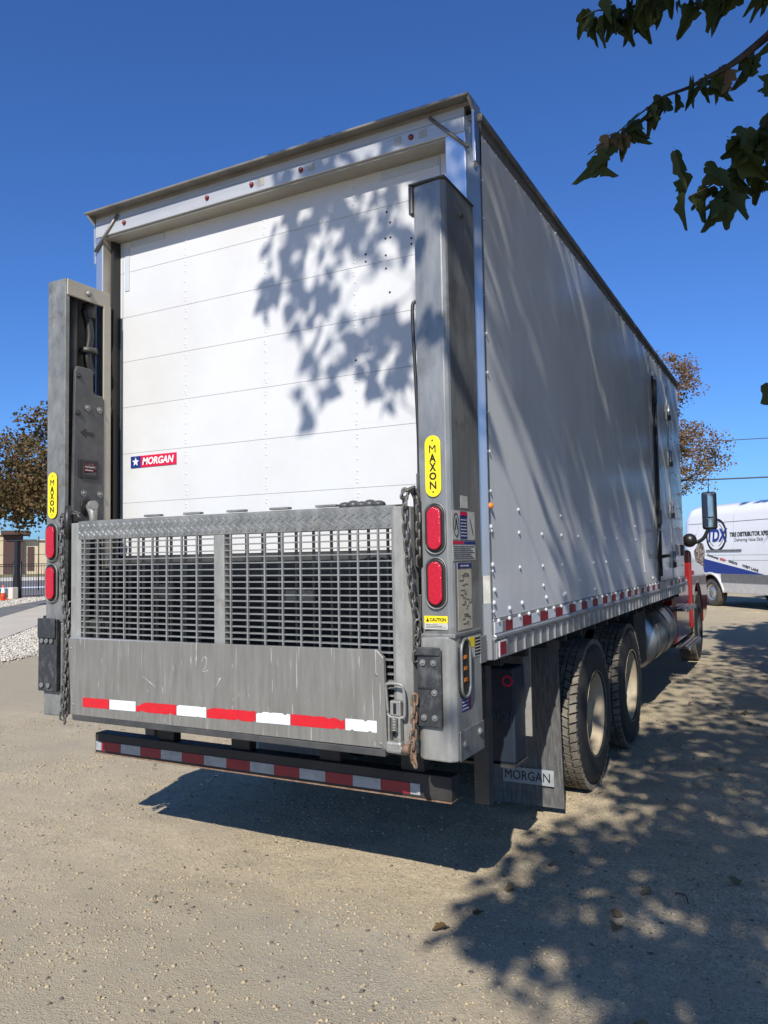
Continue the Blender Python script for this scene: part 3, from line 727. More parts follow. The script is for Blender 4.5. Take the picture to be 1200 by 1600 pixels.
MB().dome((-1.119, -.2, 3.275), (1, 0, 0), .02, .02, 10).build('top_bolt', M['galv'], cl_)
B(-1.26, -1.25, -.33, -.03, 1.3, 3.3, 'back_wall', 'dark', cl_)
MB().cyl((-1.2, -.26, 2.3), (-1.2, -.26, 3.28), .035, 14).build('lift_cylinder', M['darksteel'], cl_)
MB().tube(bez([(-1.19, -.17, 3.2), (-1.165, -.15, 3.05), (-1.175, -.16, 2.9), (-1.17, -.13, 2.8)], 6), .025, 8).build('hydraulic_hose', M['gasket'], cl_)
MB().cyl((-1.185, -.14, 3.15), (-1.185, -.14, 3.24), .04, 12).build('hose_fitting', M['darksteel'], cl_)
MB().cyl((-1.18, -.15, 2.93), (-1.18, -.15, 2.96), .055, 12).build('hose_clamp', M['darksteel'], cl_)
mb = MB(); mb.prism([(-.315, 1.90), (-.30, 2.79), (-.285, 2.82), (-.185, 2.82), (-.17, 2.80), (-.17, 2.69), (-.155, 2.67), (-.10, 2.67), (-.088, 2.65), (-.088, 1.90)], 'x', -1.135, -1.112)
gp_ = mb.build('guard_plate', M['plate'], cl_, .006)
def bolts(pts, mat='galv', rr=.02):
    for (y, z) in pts:
        m = MB(); m.cyl((-1.112, y, z), (-1.106, y, z), rr, 14); m.dome((-1.106, y, z), (1, 0, 0), rr * .55, .008, 6); m.build('plate_bolt', M[mat], cl_)
bolts([(-.215, 2.58), (-.125, 2.58), (-.24, 2.07), (-.12, 2.07)]); bolts([(-.278, 2.76), (-.28, 2.54)], 'black', .016)
m = MB(); m.prism([(-.262, 2.43), (-.225, 2.455), (-.225, 2.438), (-.165, 2.435), (-.165, 2.415), (-.225, 2.420), (-.225, 2.402)], 'x', -1.1115, -1.109); m.build('arrow_slot', M['black'], cl_)
w_ = B(-1.113, -1.103, -.275, -.135, 2.16, 2.27, 'gauge_window', 'black', cl_, .008); B(-1.1025, -1.1015, -.255, -.155, 2.18, 2.25, 'gauge_glass', 'glass', cl_)
B(-1.1012, -1.1008, -.24, -.17, 2.225, 2.23, 'gauge_print', 'paper', cl_); B(-1.1012, -1.1008, -.24, -.18, 2.205, 2.21, 'gauge_print', 'paper', cl_)
MB().cyl((-1.113, -.205, 1.985), (-1.107, -.205, 1.985), .055, 16).build('hook_hole', M['black'], cl_)
hk = MB(); hk.tube([(-1.10, -.20, 2.0), (-1.075, -.205, 1.97), (-1.065, -.21, 1.93), (-1.065, -.21, 1.84)], [.03, .03, .022, .022], 8); hk.cyl((-1.11, -.19, 2.0), (-1.05, -.22, 2.0), .028, 10)
hk.build('stow_hook', M['cast'], cl_)

# ---- lower housings with rubber dock bumpers
mb = MB(); mb.prism([(1.105, -.362), (1.13, -.385), (1.255, -.392), (1.285, -.37), (1.288, -.35), (1.288, -.08), (1.105, -.08)], 'z', .80, 1.325); hr = mb.build('lower_housing', M['galvl'], T, .008)
B(1.10, 1.291, -.388, -.075, 1.318, 1.336, 'housing_flange', 'galv', hr, .004)
B(1.2885, 1.294, -.36, -.085, .80, .925, 'bottom_plate', 'galvside', hr, .003)
for y in (-.315, -.14): MB().dome((1.294, y, .885 if y > -.2 else .865), (1, 0, 0), .018, .014, 8).build('plate_bolt', M['galv'], hr)
mb = MB(); mb.prism([(1.118, -.389), (1.232, -.396), (1.232, -.412), (1.118, -.405)], 'z', .945, 1.27); db = mb.build('dock_bumper', M['rubber'], T, .004)
B(1.116, 1.228, -.418, -.404, 1.245, 1.28, 'bumper_cap', 'rubber', db, .004); B(1.122, 1.19, -.412, -.408, 1.105, 1.11, 'bumper_seam', 'gasket', db)
for (x, z) in ((1.148, 1.215), (1.198, 1.215), (1.15, .985), (1.2, .985), (1.2, 1.09)):
    m = MB(); m.cyl((x, -.405, z), (x, -.415, z), .0135, 12); m.dome((x, -.415, z), (0, -1, 0), .008, .006, 6); m.build('bumper_bolt', M['galv'], db)
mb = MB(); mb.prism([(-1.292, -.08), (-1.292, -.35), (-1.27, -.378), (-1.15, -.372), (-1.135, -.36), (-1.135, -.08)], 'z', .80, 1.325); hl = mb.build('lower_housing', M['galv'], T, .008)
mb = MB(); mb.prism([(-1.29, -.379), (-1.14, -.374), (-1.14, -.40), (-1.29, -.402)], 'z', .94, 1.345); db = mb.build('dock_bumper', M['rubber'], T, .005)
B(-1.286, -1.142, -.412, -.402, 1.24, 1.352, 'bumper_cap', 'rubber', db, .004)
for (x, z) in ((-1.25, .975), (-1.195, .975), (-1.25, 1.225), (-1.21, 1.225), (-1.17, 1.225)):
    m = MB(); m.cyl((x, -.405, z), (x, -.414, z), .0135, 12); m.build('bumper_bolt', M['galv'], db)
B(-1.33, -1.293, -.34, -.2, 1.26, 1.36, 'hinge_lug', 'dark', hl, .004)
# oval side marker light in the right housing
ol = MB(); ol.prism([(-.30 + x, 1.185 + z) for x, z in oblong(.115, .265)], 'x', 1.284, 1.299); sm_ = ol.build('side_light', M['gasket'], T, .003)
ring = MB(); pts = [(1.300, -.30 + x * .86, 1.185 + z * .93) for x, z in oblong(.115, .265)]; ring.tube(pts + [pts[0]], .007, 6, caps=False); ring.build('light_rim', M['galv'], sm_)
for i in range(7): B(1.2985, 1.302, -.322, -.302 + .012 * (i % 2), 1.105 + .024 * i, 1.120 + .024 * i, 'painted_glint', 'orange', sm_) if i % 2 else None  # amber bars painted in for yellowish reflections on the oval light
# tail lights
def tail(x, y, z, tilt):
    m = MB(); m.prism([(x + a_, z + b_) for a_, b_ in oblong(.088, .208)], 'y', y - .009, y + .004); t = m.build('tail_light', M['gasket'], T, .004)
    pts = [(x + a_, y - .008, z + b_) for a_, b_ in oblong(.098, .22)]; MB().tube(pts + [pts[0]], .004, 6, caps=False).build('light_rim', M['galv'], t)
    m = MB(); m.prism([(x + a_, z + b_) for a_, b_ in oblong(.066, .185)], 'y', y - .024, y - .011); m.build('lens', M['lens'], t, .008, 3)
for z in (1.785, 1.55):
    tail(1.202, -.368, z, 0); tail(-1.218, -.366, z, 0)
def sign(x, y, z):
    m = MB(); m.prism([(x + a_, z + b_) for a_, b_ in oblong(.074, .268)], 'y', y - .004, y); t = m.build('maker_sign', M['yellow'], T, .001)
    for k, ch in enumerate('MAXON'):
        zz = z + .075 - k * .0395 - (0 if k < 2 else .0)
        text_on(ch, (x, y - .005, zz), REAR, .031 if ch != 'O' else .034, .036 if ch in 'AX' else .033, M['black'], t, bold=.0 if ch in 'M' else .018 if ch == 'N' else .035, depth=.0016)
    for dz in (.112, -.112): MB().dome((x, y - .004, z + dz), (0, -1, 0), .005, .003, 6).build('sign_rivet', M['darksteel'], t)
sign(1.198, -.371, 2.055); sign(-1.216, -.369, 2.055)

# ---- labels on the right column
XS = 1.2805
def slab(y0, y1, z0, z1, mat, name='label', par=None, d=0.0): return B(XS + d, XS + d + .001, y0, y1, z0, z1, name, mat, par or T)
slab(-.27, -.19, 1.875, 1.93, 'paper', 'small_label')
s1 = slab(-.372, -.11, 1.735, 1.862, 'paper', 'warning_label')
slab(-.285, -.205, 1.74, 1.86, 'navy', 'print_block', s1, .0012); slab(-.285, -.205, 1.842, 1.858, 'redp', 'print_block', s1, .0025)
for k in range(6): slab(-.275, -.215, 1.75 + .014 * k, 1.755 + .014 * k, 'paper', 'print_line', s1, .0025)
ring = [(XS + .002, -.33 + .03 * cos(t * pi / 10), 1.80 + .05 * sin(t * pi / 10)) for t in range(20)]; MB().tube(ring + [ring[0]], .0016, 4).build('pictogram', M['black'], s1)
MB().tube([(XS + .002, -.345, 1.78), (XS + .002, -.33, 1.83), (XS + .002, -.315, 1.78)], .0022, 4).build('pictogram', M['black'], s1)
MB().tube([(XS + .002, -.175, 1.83), (XS + .002, -.155, 1.80), (XS + .002, -.135, 1.76)], .0022, 4).build('pictogram', M['black'], s1)
s2 = slab(-.372, -.11, 1.645, 1.730, 'paper', 'instruction_label')
slab(-.372, -.25, 1.716, 1.729, 'redp', 'print_block', s2, .0012); slab(-.245, -.11, 1.716, 1.729, 'navy', 'print_block', s2, .0012)
for k in range(7): slab(-.36, -.125 - (k % 3) * .02, 1.652 + .0088 * k, 1.6545 + .0088 * k, 'gasket', 'print_line', s2, .0012)
s3 = slab(-.325, -.165, 1.345, 1.635, 'paper2', 'wiring_diagram')
slab(-.325, -.165, 1.610, 1.634, 'navy', 'print_block', s3, .0012); slab(-.29, -.2, 1.618, 1.625, 'paper', 'print_line', s3, .0024)
r = random.Random(12)
for k in range(11):
    y = -.31 + r.random() * .08; z = 1.37 + .021 * k; pts = [(XS + .002, y, z)]
    for j in range(4):
        if j % 2 == 0: y = min(-.175, y + r.uniform(.01, .06))
        else: z += r.uniform(-.02, .02)
        pts.append((XS + .002, y, z))
    MB().tube(pts, .0011, 4, smooth=False).build('diagram_line', M['gasket'], s3)
cs = MB().box(1.143, 1.252, -.3745, -.3725, 1.353, 1.410).build('caution_label', M['paper'], T); B(1.143, 1.252, -.3755, -.3746, 1.380, 1.410, 'label_head', 'yellow', cs)
text_on('CAUTION', (1.207, -.376, 1.3945), REAR, .075, .015, M['black'], cs, bold=.03)
mb = MB(); mb.prism([(1.152, 1.386), (1.166, 1.386), (1.159, 1.403)], 'y', -.3765, -.3756); mb.build('warning_triangle', M['black'], cs)
for k in range(3): B(1.15, 1.245 - .02 * k, -.3752, -.3746, 1.359 + .006 * k, 1.361 + .006 * k, 'print_line', 'gasket', cs)
XS = 1.2885
s4 = slab(-.235, -.09, 1.215, 1.308, 'paper', 'hazard_label'); slab(-.232, -.17, 1.262, 1.306, 'yellow', 'print_block', s4, .0012); slab(-.165, -.093, 1.222, 1.300, 'gasket', 'print_block', s4, .0012)
for k in range(5): slab(-.16, -.1, 1.23 + .014 * k, 1.234 + .014 * k, 'paper', 'print_line', s4, .0024)
s5 = slab(-.325, -.225, 1.00, 1.065, 'navy', 'flag_label')
for k in range(4): slab(-.25, -.227, 1.006 + .0155 * k, 1.013 + .0155 * k, 'redp', 'flag_stripe', s5, .0012); slab(-.32, -.255, 1.008 + .015 * k, 1.013 + .015 * k, 'paper', 'print_line', s5, .0012)
pl = B(1.2975, 1.2985, -.01, .058, 1.44, 1.57, 'post_label', 'paper', rp)
pl.matrix_parent_inverse = Matrix(); pl.data.transform(Matrix.Translation((-1.298, -.024, 0))); pl.data.transform(frame((1.273, .006, 0), (.727, -.687, 0), (.687, .727, 0)))

# ---- lift platform, folded upright
PY = -.42
pf = MB()
pf.prism([(-1.0, PY), (-.945, PY - .006), (-.92, PY), (-.92, PY + .06), (-1.0, PY + .08)], 'z', .83, 1.885)
pf.prism([(1.012, PY), (1.03, PY - .008), (1.07, PY - .004), (1.098, PY + .02), (1.10, PY + .09), (1.012, PY + .06)], 'z', .82, 1.885)
pf.box(.022, .088, PY - .004, PY + .05, .9, 1.79)
pf.box(-1.0, 1.1, PY + .062, PY + .082, .86, .92); pf.box(-.92, 1.012, PY, PY + .06, .83, .90)
PL = pf.build('lift_platform', M['galvl'], T, .004)
tp = MB(); tp.prism([(PY - .004, 1.79), (PY - .004, 1.885), (PY + .004, 1.893), (PY + .075, 1.90), (PY + .075, 1.885), (PY + .06, 1.79)], 'x', -.945, 1.035)
TPl = tp.build('tread_plate', M['galv'], PL, .003)
M['treadlug'] = pmat('worn tread bars', (.33, .345, .35), .4, .5, (.24, .25, .25), 12)
m = MB()
k = 0; x = -.93
while x < 1.02:
    for j in range(4):
        z = 1.805 + j * .026 + (0.013 if k % 2 else 0)
        if z > 1.882: continue
        s = 1 if (k + j) % 2 else -1
        Mx = Matrix.Translation((x, PY - .004, z)) @ Matrix.Rotation(s * radians(40), 4, 'Y')
        vs = [Mx @ Vector(p) for p in ((-.015, 0, 0), (0, 0, .0045), (.015, 0, 0), (0, 0, -.0045), (0, -.005, 0))]
        m.add(vs, [(0, 1, 4), (1, 2, 4), (2, 3, 4), (3, 0, 4)])
    x += .0225; k += 1
m.build('tread_bars', M['treadlug'], PL, kind='stuff', recalc=False)
for x in (-.45, -.18, .1, .36, .62): B(x, x + .11, PY - .002, PY + .03, 1.899, 1.910, 'hinge_tab', 'galv', PL, .002)
mb = MB()
for i in range(5): mb.ellipsoid((.76 + .043 * i, PY + .04, 1.902), (.034, .035, .018 + .006 * (i % 2)), 8, 6)
mb.build('rubber_bumper_roll', M['plate'], PL)
# grating: blades and rods, each one its own bar
M['grate'] = pmat('galvanised grating', (.30, .305, .295), .5, .4, (.22, .22, .21), 20)
M['gratedark'] = pmat('dark grating rod', (.16, .16, .155), .5, .3)
bar = {}
for nm, x0, x1 in (('a', -.922, .024), ('b', .086, 1.014)):
    bar[nm] = MB().box(x0, x1, PY - .002, PY + .032, -.0028, .0028).mesh('grating_blade', M['grate'])
rod = MB().box(-.004, .004, PY - .007, PY + .004, .9, 1.79).mesh('grating_rod', M['grate']); rodb = MB().box(-.005, .005, PY + .10, PY + .112, .92, 1.83).mesh('back_rod', M['gratedark'])
z = 1.772
while z > .93:
    for nm in 'ab': link('grating_blade', bar[nm], PL, loc=(0, 0, z))
    z -= .0307
for k in range(9):
    link('grating_rod', rod, PL, loc=(-.888 + .1 * k, 0, 0)); link('grating_rod', rod, PL, loc=(.128 + .1025 * k, 0, 0))
    link('back_rod', rodb, PL, loc=(-.86 + .1 * k, 0, 0)); link('back_rod', rodb, PL, loc=(.14 + .1 * k, 0, 0))
# ramp plate in front, with torn reflective tape
RY = -.47
mb = MB(); mb.prism([(-.935, .845), (-.962, 1.247), (-.958, 1.252), (.955, 1.268), (.99, 1.235), (1.0, .85)], 'y', RY, RY + .022); RP = mb.build('ramp_plate', M['ramp'], T, .003)
B(-.95, .97, RY + .002, RY + .03, 1.2535, 1.2595, 'ramp_edge', 'alu', RP)
MB().box(-.93, .99, RY + .003, RY + .12, .815, .846).build('ramp_lip', M['darksteel'], RP, .004)
tx = [-.845, -.645, -.455, -.18, .012, .31, .505, .795, .955]
r = random.Random(5)
for i in range(8):
    x0, x1 = tx[i], tx[i + 1]; n = 14; top = []; bot = []
    torn = i >= 2
    for k in range(n + 1):
        t = k / n; zb = .893 + .022 * (x0 + (x1 - x0) * t + .845) / 1.8; x = x0 + .002 + (x1 - x0 - .004) * t
        e_ = (i * 7 + 3) % 4 != 0 and (t < .12 if i % 3 else t > .88); jt = (r.choice((.006, .012, .02)) if e_ else r.choice((0,) * 11 + (.003, .008))) if torn else 0; jb = r.choice((0,) * 10 + (.003, .007)) if torn else 0
        top.append((x, zb + .050 - jt)); bot.append((x, zb + jb))
    mb = MB()
    for k in range(n):
        a0, a1, b1, b0 = bot[k], bot[k + 1], top[k + 1], top[k]
        mb.add([(p[0], RY - .0015, p[1]) for p in (a0, a1, b1, b0)], [(0, 1, 2, 3)])
    mb.build('reflective_tape', M['tr'] if i % 2 == 0 else M['tw'], RP, recalc=True)
for (x, z) in ((-.94, 1.2), (.955, 1.16), (.97, .87), (-.92, .9)): MB().dome((x, RY, z), (0, -1, 0), .008, .004, 8).build('ramp_rivet', M['galv'], RP)
# scratched figures on the ramp plate
M['scr'] = pmat('bare scratch', (.56, .56, .55), .4, .4)
for (x, z, s) in ((.0, 1.17, .04), (-.02, 1.10, .02)): pass
MB().tube(bez([(-.02, RY, 1.165), (-.005, RY, 1.195), (.012, RY, 1.185), (.008, RY, 1.15), (-.012, RY, 1.125), (.022, RY, 1.13)], 4), .0016, 4).build('scratch_mark', M['scr'], RP)
MB().tube([(-.055, RY, 1.13), (-.052, RY, 1.2)], .0014, 4).build('scratch_mark', M['scr'], RP); MB().tube([(-.41, RY, 1.08), (-.32, RY, 1.03)], .0012, 4).build('scratch_mark', M['scr'], RP)
MB().tube([(.06, RY, 1.04), (.10, RY, 1.10)], .0018, 4).build('scratch_mark', M['scr'], RP)
# latch at the right of the ramp
lt_ = MB(); lx, ly = 1.035, -.455
lt_.tube(bez([(lx - .035, ly, 1.0), (lx - .04, ly - .005, 1.10), (lx - .03, ly - .01, 1.125), (lx + .03, ly - .01, 1.125), (lx + .045, ly - .005, 1.10), (lx + .045, ly, 1.0), (lx + .03, ly, .985), (lx - .025, ly, .985), (lx - .035, ly, 1.0)], 4), .0075, 6)
LA = lt_.build('ramp_latch', M['cast'], T)
MB().box(lx - .022, lx + .03, ly - .01, ly + .02, .99, 1.055).build('latch_block', M['cast'], LA, .006)
MB().box(lx - .004, lx + .010, ly - .013, ly - .009, 1.0, 1.045).build('latch_slot', M['black'], LA, .002)
pts = []
for k in range(80): a = k / 80 * 2 * pi * 9; pts.append((lx - .005 + .013 * cos(a), ly + .013 * sin(a), .925 + .058 * k / 80))
MB().tube(pts, .0028, 4).build('latch_spring', M['cast'], LA)
MB().box(lx - .033, lx - .024, ly - .01, ly + .02, .87, .985).build('latch_cheek', M['cast'], LA, .003); MB().box(lx + .016, lx + .028, ly - .01, ly + .02, .87, .985).build('latch_cheek', M['cast'], LA, .003)
MB().box(lx - .04, lx + .035, ly - .02, ly + .02, .835, .885).build('latch_foot', M['cast'], LA, .01); MB().cyl((lx - .06, ly, .855), (lx + .065, ly, .855), .018, 10).build('latch_pin', M['cast'], LA)
MB().cyl((lx + .035, ly, .856), (lx + .068, ly, .856), .02, 8).build('rusty_bolt', M['rust'], LA)
# left hinge pin under the ramp
MB().cyl((-.95, -.43, .83), (-.80, -.43, .83), .022, 10).build('hinge_pin', M['cast'], T)

# ---- chains
def link_mesh(mat, L=.052, w=.017, r=.0055):
    pts = [(x, 0, z) for x, z in oblong(w * 2 - 2 * r, L, 5)]
    return MB().tube(pts + [pts[0]], r, 6, caps=False).mesh('chain_link', mat, recalc=False)
def chain(path, mat, name='chain', step=.037, seed=0):
    P = bez(path, 16); r = random.Random(seed); d = [0]
    for a_, b_ in zip(P, P[1:]): d.append(d[-1] + (b_ - a_).length)
    me = link_mesh(mat); first = None; n = int(d[-1] / step)
    for k in range(n):
        s = k * step; i = max(j for j in range(len(d)) if d[j] <= s); i = min(i, len(P) - 2)
        t = (s - d[i]) / max(1e-6, d[i + 1] - d[i]); p = P[i].lerp(P[i + 1], t); tan = (P[i + 1] - P[i]).normalized()
        ref = Vector((.7, -.7, 0)) if k % 2 else Vector((.7, .7, 0)); ref = Matrix.Rotation(r.uniform(-.35, .35), 3, 'Z') @ ref
        X = (ref - tan * ref.dot(tan)).normalized(); Y = tan.cross(X)
        mm = me.copy() if first is None else me
        if first is None:
            mm.transform(Matrix(((X.x, Y.x, tan.x, p.x), (X.y, Y.y, tan.y, p.y), (X.z, Y.z, tan.z, p.z), (0, 0, 0, 1))))
            first = link(name, mm, T)
        else:
            o = link('chain_link', me, first); o.matrix_local = Matrix(((X.x, Y.x, tan.x, p.x), (X.y, Y.y, tan.y, p.y), (X.z, Y.z, tan.z, p.z), (0, 0, 0, 1)))
    return first
chain([(1.088, -.43, 1.935), (1.09, -.435, 1.80), (1.10, -.43, 1.64), (1.11, -.42, 1.48), (1.125, -.41, 1.40), (1.127, -.41, 1.36)], M['chain'], seed=1)
chain([(1.088, -.43, 1.935), (1.105, -.40, 1.96), (1.12, -.37, 1.90), (1.122, -.37, 1.76), (1.12, -.37, 1.60)], M['chain'], seed=2)
chain([(1.127, -.41, 1.37), (1.117, -.405, 1.28), (1.108, -.40, 1.20)], M['chain'], step=.033, seed=3)
chain([(1.118, -.435, 1.06), (1.112, -.435, .97), (1.106, -.435, .85), (1.115, -.44, .80), (1.132, -.44, .765)], M['rust'], 'rusty_chain', seed=4)
chain([(1.092, -.43, .85), (1.105, -.43, .80), (1.13, -.435, .80), (1.15, -.435, .82)], M['rust'], 'rusty_chain', seed=5)
chain([(-1.125, -.38, 1.92), (-1.122, -.385, 1.78), (-1.115, -.385, 1.62), (-1.095, -.385, 1.45), (-1.08, -.385, 1.30), (-1.075, -.385, 1.18), (-1.085, -.39, .98), (-1.10, -.39, .80), (-1.095, -.39, .745)], M['chain'], seed=6)
chain([(-1.075, -.36, 1.42), (-1.06, -.38, 1.30), (-1.07, -.39, 1.10), (-1.062, -.395, .95), (-1.075, -.395, .78), (-1.095, -.39, .75)], M['chain'], seed=7)
chain([(-1.125, -.37, 1.92), (-1.08, -.33, 1.95), (-1.04, -.34, 1.93), (-.98, -.36, 1.915)], M['chain'], seed=8)
MB().tube([(-1.10, -.36, 1.99), (-1.095, -.365, 1.90), (-1.085, -.365, 1.80)], [.016, .022, .018], 8).build('rubber_grip', M['gasket'], T)
MB().tube([(1.10, -.35, 1.96), (1.115, -.36, 1.90), (1.118, -.36, 1.62)], [.014, .02, .018], 8).build('rubber_grip', M['gasket'], T)
B(-1.06, -1.01, -.37, -.33, .83, 1.86, 'platform_arm', 'darksteel', bevel=.006); B(1.104, 1.122, -.36, -.3, .83, 1.5, 'platform_arm', 'darksteel', bevel=.004)

# ---- lift cross tube and rear bumper
B(-1.13, 1.10, -.30, -.19, .83, .95, 'lift_crossbeam', 'dark', bevel=.008)
bp = B(-1.085, 1.165, -.17, -.085, .565, .675, 'rear_bumper', 'darksteel', bevel=.004)
bp.data.materials[0] = M['dark']
B(-1.085, 1.165, -.176, -.06, .558, .5645, 'bumper_flange', 'rust', bp, .002)
x = -1.05; k = 0
for x in [-1.075] + [-1.03 + .153 * i for i in range(14)]:
    wv = .043 if k == 0 else (.151 if k < 14 else .05)
    B(x, x + wv, -.1735, -.1705, .578, .628, 'reflective_tape', 'twd' if k % 2 == 0 else 'trd', bp); k += 1
for x in (-.62, -.1, .45, .9): B(x, x + .12, -.15, -.09, .675, 1.18, 'bumper_hanger', 'dark', bp, .004)
# ---- posts, pump box, mud flaps, chassis
B(1.085, 1.165, .30, .37, .42, 1.175, 'hanger_post', 'darksteel', bevel=.004); B(-1.165, -1.085, .30, .37, .42, 1.175, 'hanger_post', 'darksteel', bevel=.004)
pb = B(.45, 1.205, .60, .78, .55, 1.06, 'pump_box', 'bluebox', bevel=.012)
MB().cyl((1.17, .599, .99), (1.17, .594, .99), .03, 18).build('round_sticker', M['redp'], pb); MB().cyl((1.17, .5935, .99), (1.17, .592, .99), .02, 16).build('sticker_centre', M['bluebox'], pb)
M['faint'] = pmat('faint blue print', (.025, .045, .08), .5)
text_on('MAXON', (1.12, .596, .80), REAR, .14, .06, M['faint'], pb, bold=.015, depth=.003)
B(.42, 1.21, .58, .80, .535, .549, 'box_tray', 'darksteel', pb)
B(1.19, 1.235, .80, .812, .66, 1.175, 'flat_hanger', 'strut', bevel=.002)
mb = MB(); mb.prism([(.93, .50), (1.20, .62), (1.20, .645), (1.15, .645), (.93, .545)], 'y', .74, .79); mb.build('flat_brace', M['strut'], T, .002)
for s in (1, -1):
    m = MB(); xs_ = (.60, 1.195) if s > 0 else (-1.195, -.60); n = 12
    vs = []
    for i in range(2):
        for j in range(n + 1):
            t = j / n; z = 1.12 - 1.075 * t; vs += [(xs_[0], 1.50 + .03 * sin(t * 2.2) + i * .012, z), (xs_[1], 1.50 + .05 * t * t + i * .012, z)]
    k = 2 * (n + 1)
    for j in range(n): m.f += [(2 * j, 2 * j + 1, 2 * j + 3, 2 * j + 2), (k + 2 * j, k + 2 * j + 2, k + 2 * j + 3, k + 2 * j + 1), (2 * j, 2 * j + 2, k + 2 * j + 2, k + 2 * j), (2 * j + 1, k + 2 * j + 1, k + 2 * j + 3, 2 * j + 3)]; m.sm += [False] * 4
    m.f += [(2 * n, 2 * n + 1, k + 2 * n + 1, k + 2 * n)]; m.sm += [False]; m.v = vs; m.n = len(vs)
    mf = m.build('mud_flap', M['rubber2'], T)
    if s > 0:
        B(.80, 1.14, 1.518, 1.522, .185, .285, 'flap_badge', 'twd', mf)
        text_on('MORGAN', (.965, 1.515, .236), REAR, .30, .058, M['black'], mf, bold=0)
    B(xs_[0], xs_[1], 1.51, 1.56, 1.06, 1.16, 'flap_bracket', 'dark', mf)
for s in (1, -1):
    a_, b_ = (.40, .48) if s > 0 else (-.48, -.40)
    B(a_, b_, -.0, 11.0, .86, 1.11, 'frame_rail', 'dark')
m = MB(); y = .3
while y < 6.9: m.box(-1.24, 1.24, y, y + .05, 1.11, 1.168); y += .405
m.build('cross_sills', M['dark'], T, kind='stuff')
for y in (2.27, 3.60): 
    ax = MB().cyl((-.95, y, .52), (.95, y, .52), .075, 14).build('axle', M['dark'], T); MB().ellipsoid((0, y, .54), (.22, .24, .22), 14, 8).build('differential', M['dark'], ax)
    for x in (-.55, .55): B(x - .04, x + .04, y - .6, y + .6, .66, .74, 'leaf_spring', 'dark', ax, .004)
B(.55, 1.15, 4.35, 4.95, .55, 1.08, 'battery_box', 'dark', bevel=.01); B(-1.15, -.55, 4.35, 5.6, .55, 1.08, 'battery_box', 'dark', bevel=.01)
# ---- wheels
prof_t = [(.0, .292), (.008, .33), (.0, .40), (.01, .46), (.035, .502), (.055, .512), (.225, .512), (.245, .502), (.27, .46), (.28, .40), (.272, .33), (.28, .292), (.0, .292)]
tyre_me = MB().lathe([(-x, r_) for x, r_ in prof_t], 56).mesh('tyre', M['tyre'])
m = MB(); N_ = 52; r = random.Random(2)
for i in range(N_):
    for j, (x0, x1, off) in enumerate(((-.262, -.205, 0), (-.200, -.158, .5), (-.153, -.122, .1), (-.117, -.075, .6), (-.070, -.018, .15))):
        a = 2 * pi * (i + off) / N_; da = pi / N_ * .80; ro = .5275; ri = .505
        if j in (0, 4): ri = .49
        sk = .35 * da * (1 if j % 2 else -1)
        vs = []
        for rr in (ri, ro):
            for (x, aa) in ((x0, a - da - sk), (x1, a - da + sk), (x1 - .006, a + .1 * da + sk), (x1, a + da + sk), (x0, a + da - sk), (x0 + .006, a - .1 * da - sk)): vs.append((x, rr * cos(aa), rr * sin(aa)))
        m.add(vs, [(6, 7, 8, 9, 10, 11)] + [(q_, (q_ + 1) % 6, (q_ + 1) % 6 + 6, q_ + 6) for q_ in range(6)])
tread_me = m.mesh('tread_blocks', M['tread'])
prof_r = [(-.004, .292), (-.0, .305), (-.012, .306), (-.016, .29), (-.03, .275), (-.10, .27), (-.135, .262), (-.15, .245), (-.155, .17), (-.15, .12), (-.115, .105), (-.07, .10), (-.06, .085), (-.058, .0)]
m = MB().lathe(prof_r, 48); rim_me = m.mesh('wheel', M['rim'])
m = MB()
for i in range(10): a = 2 * pi * i / 10; m.cyl((-.155, .145 * cos(a), .145 * sin(a)), (-.122, .145 * cos(a), .145 * sin(a)), .017, 6)
nuts_me = m.mesh('wheel_nuts', M['darksteel'])
m = MB()
for i in range(5):
    a = 2 * pi * (i + .5) / 5; m.ellipsoid((-.152, .21 * cos(a), .21 * sin(a)), (.006, .03, .022), 10, 6, None)
hole_me = m.mesh('hand_holes', M['black'])
def wheel(x, y, flip=False, scale=1.0, nuts=True):
    w = link('wheel', rim_me, T); w.location = (x, y, .52)
    if flip: w.rotation_euler = (0, 0, pi)
    w.rotation_euler.rotate_axis('X', .37 * y)
    for nm, me in (('tyre', tyre_me), ('tread_blocks', tread_me)) + ((('wheel_nuts', nuts_me), ('hand_hole', hole_me)) if nuts else ()):
        o = link(nm, me, w)
        if nm in ('tread_blocks', 'wheel_nuts', 'hand_hole'): o['kind'] = 'stuff'
    return w
for y in (2.27, 3.60):
    wheel(1.255, y); wheel(.93, y, nuts=False); wheel(-1.25, y, True); wheel(-.925, y, True, nuts=False)
for w_ in (wheel(1.17, 9.55), wheel(-1.17, 9.55, True)):
    w_.data = w_.data.copy(); w_.data.materials[0] = M['darksteel']
# ---- fuel tank, steps, cab
ft = MB().lathe([(5.02, 0), (5.0, .22), (5.02, .30), (5.06, .33), (6.42, .33), (6.46, .30), (6.48, 0)], 36, 'y', True, Matrix.Translation((.93, 0, .76))).build('fuel_tank', M['chrome'], T)
for y in (5.12, 5.75, 6.3):
    MB().lathe([(y, .329), (y, .337), (y + .05, .337), (y + .05, .329)], 36, 'y', True, Matrix.Translation((.93, 0, .76))).build('tank_strap', M['darksteel'], ft)
def step(y0, y1, z, x0=.95, x1=1.26):
    s = B(x0, x1, y0, y1, z - .03, z, 'cab_step', 'darksteel', bevel=.006)
    for k in range(5): B(x0 + .02 + k * .06, x0 + .045 + k * .06, y0 + .02, y1 - .02, z + .0005, z + .007, 'step_rib', 'rail', s)
    B(x1 - .004, x1 + .008, y0, y1, z - .045, z - .001, 'step_edge', 'rail', s)
step(7.25, 8.35, .93); step(7.45, 8.75, .43)
